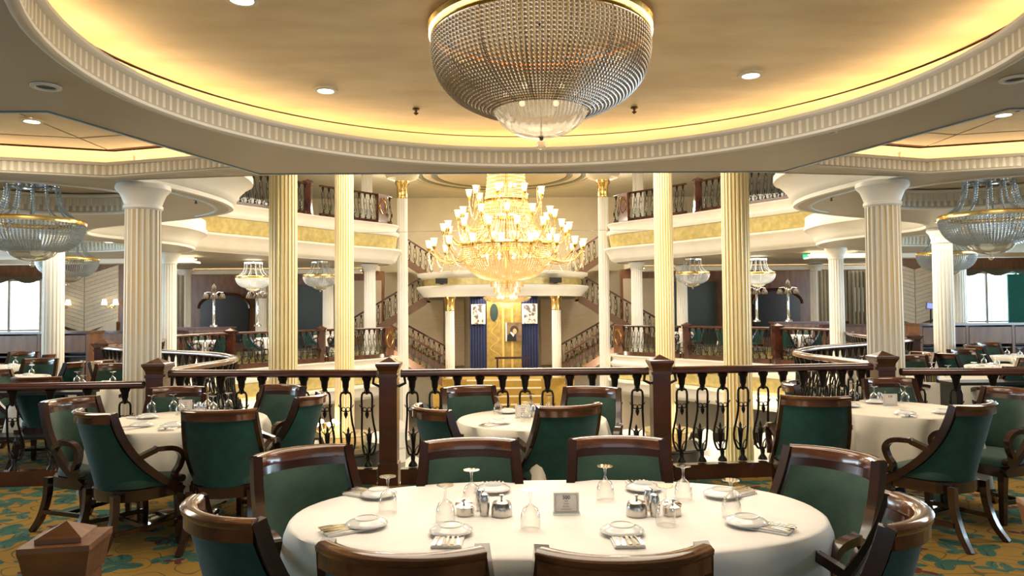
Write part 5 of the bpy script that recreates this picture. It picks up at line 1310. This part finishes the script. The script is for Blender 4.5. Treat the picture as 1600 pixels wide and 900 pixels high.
wing_table(8.6, 12.2, .55, 'behind the right wing column', CN, 33)
wing_table(8.0, 9.0, .55, 'under the right basket lamp', ((180, 'left side'), (-90, 'near side'), (100, 'far side')), 34)
wing_table(5.1, 10.35, .4, 'by the right curved rail', ((10, 'right side'),), 35)
for sx in (-1, 1):
    nm = 'left' if sx < 0 else 'right'
    for j, (x, y) in enumerate(((9.9, 20.9), (9.0, 22.9), (7.8, 24.9), (6.4, 27.0))):
        wd_ = ('nearest', 'second', 'third', 'farthest')[j]+' along the %s gallery rail' % nm
        table(sx*x, y, .5, .5, 'small white-clothed table, '+wd_, 'white cloth on the table '+wd_, seed=40+j)
        for a, sd in ((225, 'atrium side'), (315, 'wall side'), (135, 'far side')):
            t = radians(a if sx < 0 else 180-a); t = t if sx < 0 else t
            chair(sx*x+cos(t)*.68, y+sin(t)*.68, -cos(t), -sin(t), 'green armchair, %s of table %s' % (sd, wd_), org=True)
# ================================================================= LOWER DINING ROOM
def slipchair(x, y, rz, lb, g):
    e = empty('covered_chair', (x, y, -3.05), rz, label=lb, cat='chair', group=g)
    mb = MB(); mb.box((0, 0, .24), (.46, .46, .48)); mb.build('seat_cover', 'cloth', e); mb = MB()
    mb.grid(lambda u, v: (-.24+.48*u, -.25-.06*v, .45+.6*v-.06*v*(2*u-1)**2*2), 8, 4); mb.grid(lambda u, v: (.24-.48*u, -.20-.06*v, .45+.6*v-.06*v*(2*u-1)**2*2), 8, 4); mb.build('back_cover', 'cloth', e, 60); return e
proto = None
LD = ['far left below the central rail', 'left of centre below the central rail', 'right of centre below the central rail', 'below the right middle newel post', 'behind the outer right gilded column', 'behind the outer left gilded column', 'in the left middle of the floor', 'in the right middle of the floor', 'by the left glass counter', 'by the right glass counter', 'right of the steps', 'left of the steps']
LG = 'white covered chairs in the lower dining room'
lows = ((-2.8, 12.4), (-0.9, 14.6), (1.3, 13.4), (3.3, 14.9), (6.0, 17.3), (-6.0, 15.2), (-3.0, 17.5), (2.4, 17.6), (-6.6, 21), (6.4, 21), (4.2, 23.5), (-4.2, 23.6))
for i, (x, y) in enumerate(lows):
    side = 'left' if x < 0 else 'right'
    w = LD[i]
    e = empty('dining_table', (x, y, -3.05), label='round white-clothed lower-room table '+w, cat='table')
    MB().lathe([(.6, .715), (.6, .742), (.01, .742)], 24).build('tabletop', 'wood', e); MB().lathe([(.3, 0), (.06, .06), (.05, .715)], 12).build('pedestal', 'iron', e)
    tag(cloth_mesh(.65, .65, .6, n=48, seed=60+i, nf=9).build('tablecloth', 'cloth', None, 60, (x, y, -3.05)), 'white cloth on the lower-room table '+w, 'tablecloth')
    for k in range(4):
        a = pi/4+k*pi/2+.3*i; X, Y = x+.95*cos(a), y+.95*sin(a); rz = a+pi/2
        lb = 'white covered chair, %s side of lower table %s' % (('back', 'left', 'front', 'right')[k], w)
        if proto is None: proto = slipchair(X, Y, rz, lb, LG)
        else:
            c = copy_tree(proto, (X, Y, -3.05), rz, lb)
        (proto if k == 0 and i == 0 else c)['group'] = 'chairs at the table '+w
def candelabra(x, y, z, lb, s=1.0):
    e = empty('table_candelabra', (x, y, z), label=lb, cat='lamp')
    MB().lathe([(.12, 0), (.1, .04), (.02, .08), (.018, .7), (.04, .74)], 12, caps=True).build('stem', 'brass', e)
    for i in range(6):
        a = 2*pi*i/6; MB().tube(spline([(0, 0, .6), (.15*cos(a), .15*sin(a), .5), (.3*cos(a), .3*sin(a), .66)], 4), .012, 5).build('arm', 'brass', e)
        MB().ball((.3*cos(a), .3*sin(a), .74), .055, 8, 6).build('bulb', 'bulb', e)
    lamp('POINT', 'candelabra_light', (x, y, z+.9), 10, (1, .75, .45), .2)
for x, y, z, lb in ((-4.55, 18.6, -1.9, 'lit candelabra before the inner left gilded column'), (2.7, 12.2, -2.2, 'lit candelabra right of the right middle newel post'), (-5.7, 17.2, -1.6, 'lit candelabra seen under the left rail'), (5.6, 14.6, -1.7, 'lit candelabra beside the outer right gilded column')):
    candelabra(x, y, z, lb)
    e = empty('candelabra_stand', (x, y, -3.05), label='dark round stand carrying the '+lb, cat='stand'); h = z+3.05
    MB().lathe([(.3, 0), (.28, .05), (.05, .08), (.04, h-.06), (.2, h-.04), (.2, h), (.01, h)], 20).build('pillar', 'brass', e)
for sx in (-1, 1):
    x = sx*4.33
    e = empty('buffet_ring', (x, 20, -3.05), label='round glass-topped counter around the foot of the inner %s gilded column' % ('left' if sx < 0 else 'right'), cat='counter')
    MB().lathe([(.9, 0), (.92, .9), (1.0, .95), (1.0, 1.0), (.35, 1.0)], 32).build('counter', 'black', e); MB().lathe([(.5, 1.0), (.62, 1.35), (.7, 1.4), (.35, 1.42)], 32).build('glass_tier', 'crystalwarm', e)
# ================================================================= NEAREST NEWEL POSTS
def newel(x, y, rz, H, lb):
    e = empty('newel_post', (x, y, 0), rz, label=lb, cat='post')
    w = .105; mb = MB(); mb.box((0, 0, (H-.2)/2), (w, w, H-.2)); mb.build('shaft', 'newelwood', e, 20)
    mb = MB(); prof = [(w/2, H-.20), (w/2+.006, H-.185), (w/2+.006, H-.15), (w/2+.012, H-.14), (w/2+.02, H-.09), (w/2+.024, H-.075), (w/2+.024, H-.062)]
    for (r0, z0), (r1, z1) in zip(prof[:-1], prof[1:]):
        vs = [(sx*r, sy*r, zz) for r, zz in ((r0, z0), (r1, z1)) for sx, sy in ((-1, -1), (1, -1), (1, 1), (-1, 1))]
        mb.add(vs, [(i, (i+1) % 4, 4+(i+1) % 4, 4+i) for i in range(4)])
    r = w/2+.024; mb.add([(-r, -r, H-.062), (r, -r, H-.062), (r, r, H-.062), (-r, r, H-.062)], [(0, 1, 2, 3)]); mb.build('moulded_cap', 'newelwood', e, 20)
    r = .05; z = H-.062; mb = MB(); mb.box((0, 0, z+.005), (2*r, 2*r, .012)); z += .011
    mb.add([(-r, -r, z), (r, -r, z), (r, r, z), (-r, r, z), (0, 0, H-.022)], [(0, 1, 4), (1, 2, 4), (2, 3, 4), (3, 0, 4)]); mb.build('pyramid_top', 'newelwood', e, 20)
    mb = MB(); mb.tube([(.01, -w/2+.01, H-.27), (.012, -w/2-.06, H-.29), (.015, -w/2-.3, H-.30)], [.03, .036, .036], 14); mb.build('handrail_end', 'woodlight', e, 60)
    return e
p = atH(104, 845, 1.06); newel(p.x, p.y, .16, 1.13, 'nearest wooden newel post with a pyramid cap, bottom left corner')
p = atH(1628, 800, 1.04); newel(p.x+.05, p.y, -.25, 1.12, 'wooden newel post whose cap corner shows at the right edge')
# dark service sideboards just behind the low rails
for sx, lb in ((-1, 'left'), (1, 'right')):
    e = empty('service_stand', (sx*5.1, 7.75 if sx < 0 else 7.7, 0), label='black service stand directly behind the low %s railing' % lb, cat='stand')
    MB().box((0, 0, .80), (1.3, .32, .03)).build('top', 'black', e)
    for x in (-.6, .6): MB().box((x, 0, .4), (.05, .28, .78)).build('leg', 'black', e)
    MB().box((0, 0, .35), (1.2, .28, .03)).build('shelf', 'black', e)
e = empty('steel_wine_bucket', (4.28, 7.7, .815), label='shiny steel bucket on the black stand behind the right table', cat='bucket')
MB().lathe([(.001, 0), (.085, 0), (.1, .12), (.105, .125), (.098, .125), (.08, .01), (.001, .01)], 24).build('bucket', 'chrome', e)
